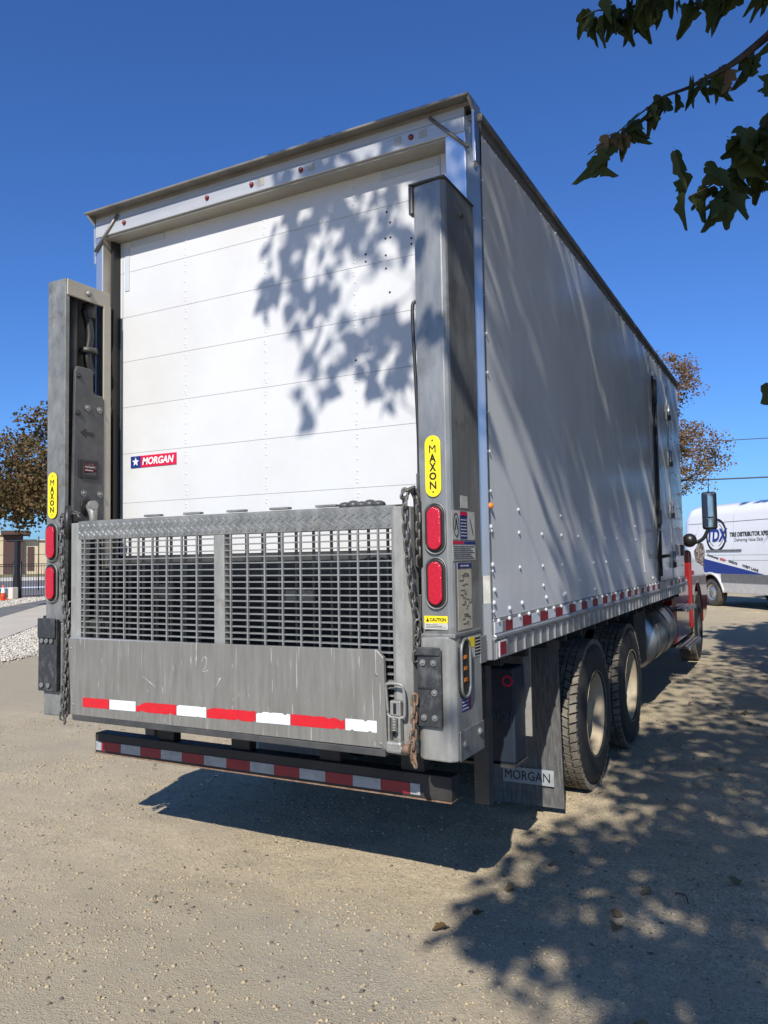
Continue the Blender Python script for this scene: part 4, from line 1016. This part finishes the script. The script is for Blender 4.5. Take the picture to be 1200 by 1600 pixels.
B(.9, 1.05, 7.3, 8.7, .45, .9, 'step_support', 'dark'); B(.85, 1.12, 6.65, 7.2, .5, .98, 'tool_box', 'dark', bevel=.02)
cab = MB()
cab.prism([(7.2, 1.0), (8.95, 1.0), (8.95, 1.85), (8.62, 2.66), (8.5, 2.74), (7.3, 2.80), (7.2, 2.7)], 'x', -1.04, 1.04); CB = cab.build('cab', M['red'], T, .06, 4)
mb = MB(); mb.prism([(7.6, .78), (8.78, .78), (8.85, 1.05), (8.85, 1.75), (8.55, 2.55), (7.6, 2.6)], 'x', 1.0415, 1.07); mb.build('cab_door', M['red'], CB, .012, 3)
mb = MB(); mb.prism([(7.35, .46), (8.86, .46), (8.86, 1.22), (8.6, 1.30), (7.35, 1.30)], 'x', .9, 1.13); mb.build('rocker_panel', M['red'], T, .05, 4)
mb = MB(); mb.prism([(7.7, 1.85), (8.75, 1.82), (8.5, 2.48), (7.7, 2.52)], 'x', 1.0705, 1.076); mb.build('door_window', M['glass'], CB, .004)
mb = MB(); mb.add([(-1.0, 8.955, 1.9), (1.0, 8.955, 1.9), (.92, 8.67, 2.6), (-.92, 8.67, 2.6)], [(0, 1, 2, 3)]); mb.build('windscreen', M['glass'], CB)
hood = MB(); hood.prism([(8.93, 1.0), (11.1, .95), (11.2, 1.2), (11.1, 1.55), (10.6, 1.68), (8.93, 1.84)], 'x', -.78, .78); HD = hood.build('hood', M['red'], T, .10, 5)
for s in (1, -1):
    arch = [(8.86, .55)] + [(9.55 + .62 * cos(a), .52 + .66 * sin(a)) for a in [pi * (1 - k / 14) for k in range(15)]] + [(10.75, .6), (10.95, .9), (10.85, 1.25), (10.45, 1.44), (9.6, 1.52), (9.0, 1.62), (8.86, 1.70)]
    x0, x1 = (.70, 1.16) if s > 0 else (-1.16, -.70)
    m = MB(); m.prism(arch, 'x', x0, x1); f_ = m.build('fender', M['red'], T, .07, 4)
    MB().box(*((1.16, 1.175) if s > 0 else (-1.175, -1.16)), 9.02, 9.16, 1.32, 1.38).build('side_marker', M['lensdark'], f_)
for s in (1, -1):
    m = MB(); g = MB()
    mx = 1.46 * s
    m.box(mx - .10, mx + .10, 8.60, 8.70, 1.98, 2.52); mr_ = m.build('mirror', M['blackplastic'], T, .035, 4)
    B(mx - .08, mx + .08, 8.592, 8.599, 2.16, 2.49, 'mirror_glass', 'mirror', mr_, .002); B(mx - .08, mx + .08, 8.592, 8.599, 2.01, 2.14, 'mirror_glass', 'mirror', mr_, .002)
    MB().tube(bez([(1.12 * s, 8.64, 1.84), (1.26 * s, 8.64, 1.80), (1.37 * s, 8.64, 1.86), (1.44 * s, 8.645, 2.0)], 6), .026, 8).build('mirror_arm', M['blackplastic'], mr_)
    MB().ellipsoid((1.18 * s, 8.62, 1.83), (.10, .09, .10), 18, 12).build('convex_mirror', M['blackplastic'], mr_)
    MB().tube([(mx, 8.65, 2.52), (mx, 8.65, 2.72)], .006, 5).build('antenna', M['blackplastic'], mr_)
    MB().tube([(1.10 * s, 8.3, 2.66), (1.28 * s, 8.32, 2.72)], .02, 6).build('roof_handle', M['blackplastic'], mr_)

# ------------------------------------------------------------------ parked van
VP0 = Vector((.54, 18.15, gz(.54, 18.15) + .0)); VX = Vector((.64, -.768, 0)).normalized(); VY = Vector((-VX.y, VX.x, 0))
VM = Matrix(((VX.x, VY.x, 0, VP0.x), (VX.y, VY.y, 0, VP0.y), (0, 0, 1, VP0.z), (0, 0, 0, 1)))
V = thing('delivery_van', 'white high roof delivery van with blue side graphics and grey areas parked beyond the truck', 'van', tuple(VP0), off=False)
V.matrix_world = VM
M['vanwhite'] = pmat('white van paint', (.80, .80, .80), .25, 0, (.76, .76, .765), 2, coat=.4)
M['vangrey'] = pmat('grey van cladding', (.13, .13, .135), .5, 0, (.17, .17, .17), 8)
M['vanblue'] = pmat('blue van wrap', (.012, .035, .22), .35)
M['vansilver'] = pmat('dusty sill paint', (.62, .61, .58), .45, 0, (.5, .48, .45), 5)
M['overlay'] = pmat('stone pattern wrap', (.30, .24, .19), .5, 0, (.06, .045, .04), 13, thr=(.46, .54), base3=(.45, .38, .30), v3scale=20, thr3=(.56, .6), detail=2)
def soff(z):
    for (a, ya), (b, yb) in zip(((.3, .05), (.6, .01), (.9, 0), (1.25, .008), (2.3, .067), (2.5, .16), (2.6, .4)), ((.6, .01), (.9, 0), (1.25, .008), (2.3, .067), (2.5, .16), (2.6, .4), (2.7, 1.0))):
        if z <= b: return ya + (yb - ya) * (z - a) / (b - a)
    return 1
st = [(-1.14, 2.40, .06), (-1.10, 2.50, .02), (-1.02, 2.57, .0)]
x = -.9
while x < 5.2:
    h = 2.62 if x < 3.3 else (2.62 - .16 * (x - 3.3) if x < 3.8 else (2.54 - .85 * (x - 3.8) if x < 4.75 else max(1.25, 1.73 - .55 * (x - 4.75))))
    st.append((x, h, 0 if x < 4.4 else .08 * (x - 4.4))); x += .09
st += [(5.35, 1.15, .12), (5.5, .95, .2)]
m = MB(); sec = []
for (x, h, ins) in st:
    zb = .36
    for wx in (0, 3.95):
        if abs(x - wx) < .46: zb = max(zb, .36 + math.sqrt(.46 ** 2 - (x - wx) ** 2))
    zs = [zb, max(zb, .6), max(zb, .9), max(zb + .01, min(1.25, h - .35)), h - .32, h - .12, h - .03]
    half = [(min(1, soff(z) if z < 2.3 else soff(z)) + ins, z) for z in zs[:5]]
    y5 = half[-1][0]; half += [(y5 + .07, h - .13), (y5 + .28, h - .03), (1.0, h)]
    full = half + [(2 - y, z) for y, z in half[-2::-1]]
    sec.append([(x, y, z) for y, z in full])
k = len(sec[0]); vs = [p for s in sec for p in s]
fs = [(i * k + j, (i + 1) * k + j, (i + 1) * k + j + 1, i * k + j + 1) for i in range(len(sec) - 1) for j in range(k - 1)]
m.add(vs, fs, True); m.add(sec[0], [tuple(range(k))]); m.add(sec[-1], [tuple(range(k))])
vb = m.build('body', M['vanwhite'], V)
def vside(pts, name, mat, off=.004, par=None):
    o = MB(); ptsf = [(x, soff(z) - off, z) for x, z in pts]; o.add(ptsf, [tuple(range(len(pts)))]); return o.build(name, M[mat], par or V, recalc=False)
def vstrip(x0, x1, z0, z1, name, mat, par, th=.012):
    o = MB(); o.prism([(soff(z0) - th, z0), (soff(z1) - th, z1), (soff(z1) + .01, z1), (soff(z0) + .01, z0)], 'x', x0, x1); return o.build(name, M[mat], par, .003)
vstrip(.44, 3.5, .62, .83, 'side_cladding', 'vangrey', V, .02); vstrip(-1.05, -.44, .62, .83, 'side_cladding', 'vangrey', V, .02)
vstrip(.47, 3.48, .37, .60, 'sill', 'vansilver', V, .015)
vside([(-.30, .86), (.32, .835), (2.04, .835), (-.26, 1.21)], 'blue_wrap', 'vanblue')
vside([(-.48, 1.64), (-.30, 1.60), (-.22, 1.42), (-.25, 1.0), (-.45, .92), (-.62, 1.1), (-.7, 1.4)], 'stone_patch', 'overlay', .005)  # mottled brown patch laid over the lower rear side
vside([(-.92, 2.42), (-.42, 2.38), (-.46, 2.1), (-.62, 1.8), (-.72, 1.66), (-.95, 1.66)], 'grey_patch', 'doorgrey', .004)  # flat grey patch laid over the upper rear side
for z, x0 in ((2.12, -.95), (1.30, -.2), (1.17, .4)): 
    o = MB(); o.box(x0, 3.3, soff(z) - .004, soff(z) + .01, z - .006, z + .006); o.build('panel_crease', M['vangrey'] if z > 2 else M['doorgrey'], V)
o = MB(); o.box(.3, 3.3, soff(2.36) - .004, soff(2.36) + .02, 2.352, 2.364); o.build('panel_crease', M['doorgrey'], V)
vstrip(-.15, 1.24, 1.385, 1.435, 'door_rail', 'vangrey', V, .02)
ringp = lambda R, wd, cx, cz, mat: None
def vring(cx, cz, r0, r1, mat, a0=0, a1=2 * pi, par=V):
    o = MB(); n = 36; vs = []
    for i in range(n + 1):
        a = a0 + (a1 - a0) * i / n
        for rr in (r0, r1): z = cz + rr * cos(a); vs.append((cx + rr * sin(a), soff(z) - .004, z))
    o.add(vs, [(2 * i, 2 * i + 1, 2 * i + 3, 2 * i + 2) for i in range(n)]); return o.build('ring_emblem', M[mat], par, recalc=False)
rg = vring(.25, 1.80, .36, .425, 'black'); vring(.25, 1.80, .28, .30, 'vangrey', radians(20), radians(160)); vring(.25, 1.80, .28, .30, 'vangrey', radians(200), radians(330))
VS = ((1, 0, 0), (0, .056, 1))
def vtext(s, cx, cz, w, h, mat, **k): return text_on(s, (cx, soff(cz) - .007, cz), VS, w, h, M[mat], V, depth=.003, **k)
vtext('TDX', .28, 1.80, .84, .33, 'vanblue', bold=.04, shear=.08)
vtext('TIRE DISTRIBUTOR XPERTS', 1.58, 1.80, 1.58, .11, 'black', bold=.025)
vtext('Delivering Value Daily', 1.50, 1.655, 1.05, .10, 'vangrey', shear=.15)
M['vred'] = pmat('red print on van', (.55, .02, .03), .4)
for s, cx, cz, w, mt in (('BRIDGESTONE'[:0] or 'Continental', .12, 1.265, .46, 'black'), ('NEXEN', .52, 1.185, .22, 'vred'), ('HANKOOK', .92, 1.115, .34, 'black'), ('WEST LAKE', 1.55, .985, .58, 'black')):
    me = text_mesh(s, M[mt], w, .062, bold=.02, depth=.003); me.transform(frame((cx, soff(cz) - .007, cz), (1, 0, -.22), (.22, .0, 1))); link('lettering', me, V)
for sx in (.93, 2.35):
    o = MB(); o.prism([(soff(.62) - .003, .62), (soff(1.25) - .003, 1.25), (soff(2.3) - .003, 2.3), (soff(2.3) + .01, 2.3), (soff(.62) + .01, .62)], 'x', sx, sx + .012); o.build('door_seam', M['doorgrey'], V)
vstrip(-1.06, -.98, .95, 1.45, 'tail_lamp', 'lensdark', V, .012)
for wx in (0, 3.95):
    ap = [(wx + .475 * cos(a), .002, .36 + .475 * sin(a)) for a in [pi * k / 16 for k in range(17)]]
    MB().tube([(x, soff(z) - .012, z) for x, _, z in ap], .035, 6).build('arch_trim', M['vansilver'], V)
MB().box(-.95, 5.0, .28, 1.72, .34, .95).build('underbody', M['dark'], V)
vt = MB().lathe([(0, .20), (-.012, .24), (0, .30), (.02, .345), (.04, .355), (.18, .355), (.21, .33), (.22, .22), (.22, .2), (0, .2)], 36, 'y').mesh('tyre', M['tread'])
M['vtyre'] = pmat('dusty van tyre', (.045, .042, .037), .75, 0, (.09, .08, .065), 6); vt.materials[0] = M['vtyre']
m = MB().lathe([(.0, .205), (.008, .19), (.03, .165), (.03, .13), (.01, .10), (.0, .06), (-.005, 0)], 32, 'y')
vr = m.mesh('wheel', M['rail']); m = MB()
for i in range(12): a = 2 * pi * i / 12; m.ellipsoid((.155 * cos(a), .026, .155 * sin(a)), (.018, .006, .018), 8, 5)
vh = m.mesh('rim_holes', M['black']); vc = MB().cyl((0, -.012, 0), (0, .01, 0), .055, 16).mesh('hub_cap', M['vangrey'])
for wx in (0, 3.95):
    for wy, fl in ((.02, 0), (1.98, 1)):
        w_ = link('wheel', vr, V, loc=(wx, wy, .355)); w_.rotation_euler = (0, 0, pi if fl else 0)
        link('tyre', vt, w_); o = link('rim_holes', vh, w_); o['kind'] = 'stuff'; link('hub_cap', vc, w_)

# ------------------------------------------------------------------ shade tree over the camera
OT = thing('shade_tree', 'large dark green shade tree with leafy branches hanging into the top right corner', 'tree', (6.2, -6.2, 0))
S = SUN.copy()
def PI(poly, r):
    xs_ = [p[0] for p in poly]; ys_ = [p[1] for p in poly]
    while True:
        p = (r.uniform(min(xs_), max(xs_)), r.uniform(min(ys_), max(ys_)))
        if inside(p, poly): return p
r = random.Random(17)
clumps = []
def add_clump(tgt, t0, t1, rad, n):
    for _ in range(12):
        t = r.uniform(t0, t1); p = Vector(tgt) + S * t
        if p.z < 3.6 or in_view(p, rad + .25): continue
        if p.z > 12.5: continue
        clumps.append((p, rad, n)); return True
    return False
# ground shade: (polygon, clump count, sun-path range)
ground_polys = [
 ([(1.75, -.55), (1.45, .1), (1.25, .75), (1.35, 1.3), (1.75, 1.7), (2.6, 1.6), (5, 1.6), (5, -2), (2.3, -2)], 200, 5.5, 9, .42, 40),
 ([(1.9, 1.6), (1.6, 2.6), (1.45, 3.6), (1.4, 6), (1.3, 10), (1.5, 14), (4.5, 14), (5, 1.6)], 350, 6, 11.5, .55, 42),
 ([(1.14, -.12), (1.06, .0), (1.3, .33), (1.6, .0), (1.4, -.2)], 14, 5.5, 7.5, .22, 16),
]
for poly, n, t0, t1, rad, nl in ground_polys:
    for _ in range(n):
        x, y = PI(poly, r); add_clump((x, y, 0), t0, t1, rad * r.uniform(.7, 1.2), nl)
# side panel shade
for k_ in range(240):
    y = r.uniform(.0, 7); z = r.uniform(1.3, 3.8) if k_ < 160 else r.uniform(2.5, 3.8)
    if z < 2.5 - .45 * max(0, y - .4) and r.random() < .93: continue
    add_clump((1.32, y, z), 3.6, 9.5, r.uniform(.06, .19) if k_ < 160 else r.uniform(.18, .34), 9 if k_ < 160 else 16)
# door, header and column shade
for poly, n, t0, t1, rad, nl in (
 ([(-.1, 3.55), (.25, 3.72), (1.15, 3.72), (1.15, 3.15), (.95, 2.75), (.85, 2.55), (.45, 2.62), (.05, 2.85), (.2, 3.05), (.0, 3.3)], 38, 2.9, 5.4, .17, 7),
 ([(.1, 3.72), (1.3, 3.72), (1.3, 3.9), (.1, 3.9)], 7, 3.0, 4.6, .15, 9),
 ([(1.12, 2.3), (1.28, 2.3), (1.28, 3.4), (1.12, 3.4)], 5, 3.0, 5.0, .09, 6),
 ([(1.12, 2.75), (1.28, 2.75), (1.28, 3.4), (1.12, 3.4)], 8, 3.0, 5.5, .12, 8)):
    for _ in range(n):
        x, z = PI(poly, r); add_clump((x, .0, z), t0, t1, rad * r.uniform(.7, 1.2), nl)
for bq in ((2.5, -.2, 3.55), (2.2, -.35, 3.4), (1.95, -.45, 3.2), (2.5, -.95, 2.85), (2.35, -1.0, 2.7), (2.2, -.6, 3.6), (2.5, -.4, 3.65), (2.53, -1.0, 2.1)):
    for _ in range(5): add_clump((bq[0] + r.uniform(-.2, .3), bq[1], bq[2] + r.uniform(-.2, .2)), 1.6, 5.5, .34, 24)
# the rest of the crown, behind and beside the camera
for _ in range(150):
    v = rdir(r) * r.random() ** .35
    p = Vector((5.2 + v.x * 4.2, -6.0 + v.y * 4.6, 7.6 + v.z * 3.0))
    if in_view(p, .8): continue
    # keep the sunlit yard and door sunlit: skip anything whose shadow would land left of the shaded area
    t = p.z / S.z; gx, gy = p.x - S.x * t, p.y - S.y * t
    if gx < 1.6 or (gy < -.4 and gx < 2.6): continue
    clumps.append((p, .55, 30))
tr = [Vector((6.2, -6.2, -.1)), Vector((6.15, -6.15, 1.2)), Vector((6.0, -6.05, 2.4)), Vector((5.8, -5.9, 3.6)), Vector((5.5, -5.75, 4.8)), Vector((5.2, -5.6, 6.0)), Vector((5.0, -5.5, 7.4))]
MB().tube(tr, [.36, .29, .25, .22, .18, .13, .07], 12).build('trunk', M['bark'], OT)
# visible branches, hanging in at the top right
branches = [
 [(3.6, -.6, 4.1), (3.0, -.25, 3.9), (2.6, -.16, 3.68), (2.48, -.22, 3.57), (2.41, -.25, 3.52), (2.36, -.28, 3.49), (2.28, -.31, 3.45), (2.2, -.35, 3.42), (2.15, -.38, 3.38), (2.09, -.41, 3.33), (2.02, -.44, 3.27), (1.93, -.48, 3.2)],
 [(3.4, -1.0, 3.6), (2.9, -.9, 3.25), (2.61, -.90, 3.0), (2.54, -.94, 2.91), (2.49, -.96, 2.84), (2.44, -.98, 2.78), (2.39, -1.0, 2.74), (2.34, -1.03, 2.71)],
 [(3.0, -.9, 4.5), (2.6, -.6, 4.0), (2.35, -.53, 3.78), (2.24, -.58, 3.67), (2.16, -.62, 3.63), (2.08, -.66, 3.60), (2.03, -.69, 3.61), (1.97, -.71, 3.585)],
 [(3.0, -.9, 4.5), (2.75, -.45, 3.95), (2.65, -.36, 3.78), (2.53, -.42, 3.71), (2.41, -.49, 3.67), (2.35, -.51, 3.65)]]
wood = list(tr[2:])
def to_tree(p):
    p = Vector(p); a = Vector((5.8, -5.9, 3.9)); mid = [a.lerp(p, t) + Vector((0, 0, .9 * sin(pi * t))) for t in (0, .25, .5, .75)]
    return mid
for bp_ in branches:
    pts = bez(to_tree(bp_[0]) + bp_, 4); n = len(pts)
    MB().tube(pts, [.05 * (1 - i / n) ** 2.2 + .0022 for i in range(n)], 6).build('branch', M['twig'], OT)
leaf_me = {}
def leaf_mesh(kind, seed):
    rr = random.Random(seed); Vv = []; F = []
    pts = leaf_geo(True); d = Vector((0, 0, -1)); add_leaf(Vv, F, Vector((0, 0, 0)), d, Vector((0, 1, 0)), 1, [(x * rr.uniform(.75, 1.1), y * rr.uniform(.93, 1.05)) for x, y in pts], rr.uniform(.45, 1.2), rr.uniform(-.35, .5))
    Vv.append(Vector((-.012, 0, .13))); Vv.append(Vector((.012, 0, .13))); b = len(Vv)
    F.append((b - 2, b - 1, 1))
    me = bpy.data.meshes.new('leaf'); me.from_pydata([tuple(v) for v in Vv], [], F); me.materials.append(M[kind]); return me
LM = [leaf_mesh('leafhang', i) for i in range(6)] + [leaf_mesh('leafdry', 20 + i) for i in range(3)]
def hang_leaf(p, size, rr, dry=0.0, tilt=.45):
    me = LM[6 + rr.randrange(3)] if rr.random() < dry else LM[rr.randrange(6)]
    o = link('leaf', me, OT, loc=p); w = rr.uniform(.28, .62)
    o.location = (p[0], p[1], p[2] - .09 * size)
    o.rotation_euler = (rr.gauss(0, tilt), rr.gauss(0, tilt), rr.uniform(0, 6.28)); o.scale = (size * w, size, size); return o
rr = random.Random(31)
def along(b, i0, i1, n, jit, s0, s1, dry=0., tilt=.4):
    P = bez(b, 8); P = P[i0 * 8: (i1 * 8 + 1) if i1 else None]
    for k in range(n):
        t = (k + rr.random() * .8) / n * (len(P) - 1.001); i = int(t); p = P[i].lerp(P[i + 1], t - i)
        p = p + Vector((rr.gauss(0, jit), rr.gauss(0, jit), rr.gauss(0, jit) - .003)); hang_leaf(p, rr.uniform(s0, s1), rr, dry, tilt)
along(branches[0], 3, 0, 20, .006, .075, .125, .1, .25)
along(branches[0], 8, 0, 9, .012, .085, .125, .6, .3)
along(branches[0], 1, 4, 9, .03, .08, .12, 0, .4)
along(branches[1], 2, 0, 24, .03, .075, .115, .05, .45); along(branches[1], 2, 5, 20, .05, .08, .125, .05, .45)
along(branches[2], 3, 0, 20, .02, .06, .11, 0, .5); along(branches[2], 3, 6, 10, .03, .08, .125, 0, .35); along(branches[2], 1, 4, 14, .06, .09, .13, 0, .5)
along(branches[3], 2, 0, 16, .02, .08, .13, 0, .5)
hang_leaf((2.53, -1.01, 2.145), .11, rr, 0, .3)
MB().tube(bez([(2.9, -.95, 3.25), (2.72, -1.0, 2.6), (2.6, -1.02, 2.25), (2.53, -1.01, 2.16)], 5), .003, 5).build('branch', M['twig'], OT)
along([(2.9, -.95, 3.25), (2.72, -1.0, 2.6), (2.66, -1.02, 2.35)], 0, 0, 16, .03, .08, .12, .1, .4)
skeleton(clumps, wood, OT, 77, .055)
leaves_obj('crown', clumps, .115, M['leaf'], OT, 78, hang=.6)

for (x, y, hh, rx, lab) in ((6.6, 4.5, 10, 3.4, 'tall unseen green tree beside the rear of the truck, added to darken its side panel'), (6.9, 12, 12, 3.7, 'tall unseen green tree level with the parked van, added to darken the truck side panel'),  # unseen trees, added to darken the panel's reflection and block sky light
                            (7.4, 20, 12, 4.0, 'unseen green tree behind the parked van, added to darken the truck side panel'), (8.5, 31, 13, 5.0, 'farthest unseen green tree on the right, added to darken the truck side panel')):
    far_tree('added_tree', lab, (x, y, 0), [(0, 0, hh * .56, rx, hh * .38, 150), (-.4, .5, 3.0, rx * .85, 1.6, 60)], 85, .25, M['leaf'], 60 + int(y), hh * .8)['group'] = 'unseen trees added on the right to darken the truck side'

# fallen leaves and twigs on the dirt under the shade tree
rr = random.Random(91); Vv = []; F = []; lp = leaf_geo(True)
for _ in range(70):
    x, y = rr.uniform(-.2, 3.0), rr.uniform(-1.2, 6.5)
    if x < 1.2 and y > .2: continue
    if x < 1.0 and rr.random() < .7: continue
    a = rr.uniform(0, 6.28); add_leaf(Vv, F, Vector((x, y, gz(x, y) + relief(x, y) + .012)), Vector((cos(a), sin(a), rr.uniform(-.15, .25))), Vector((rr.gauss(0, .3), rr.gauss(0, .3), 1)), rr.uniform(.035, .075), lp, rr.uniform(.2, .7), rr.uniform(-.4, .5))
me = bpy.data.meshes.new('fallen_leaves'); me.from_pydata([tuple(v) for v in Vv], [], F); me.materials.append(M['leafdry'])
o = link('fallen_leaves', me); o['kind'] = 'stuff'
for x, y, a, L in ((2.05, .55, 1.9, .12),):
    z = relief(x, y) + .008
    tag(MB().tube(bez([(x, y, z), (x + cos(a) * L * .5, y + sin(a) * L * .5, z + .012), (x + cos(a + .3) * L, y + sin(a + .3) * L, z)], 4), .003, 5).build('twig', M['twig']), 'thin dry twig lying on the shaded dirt at the lower right', 'twig')
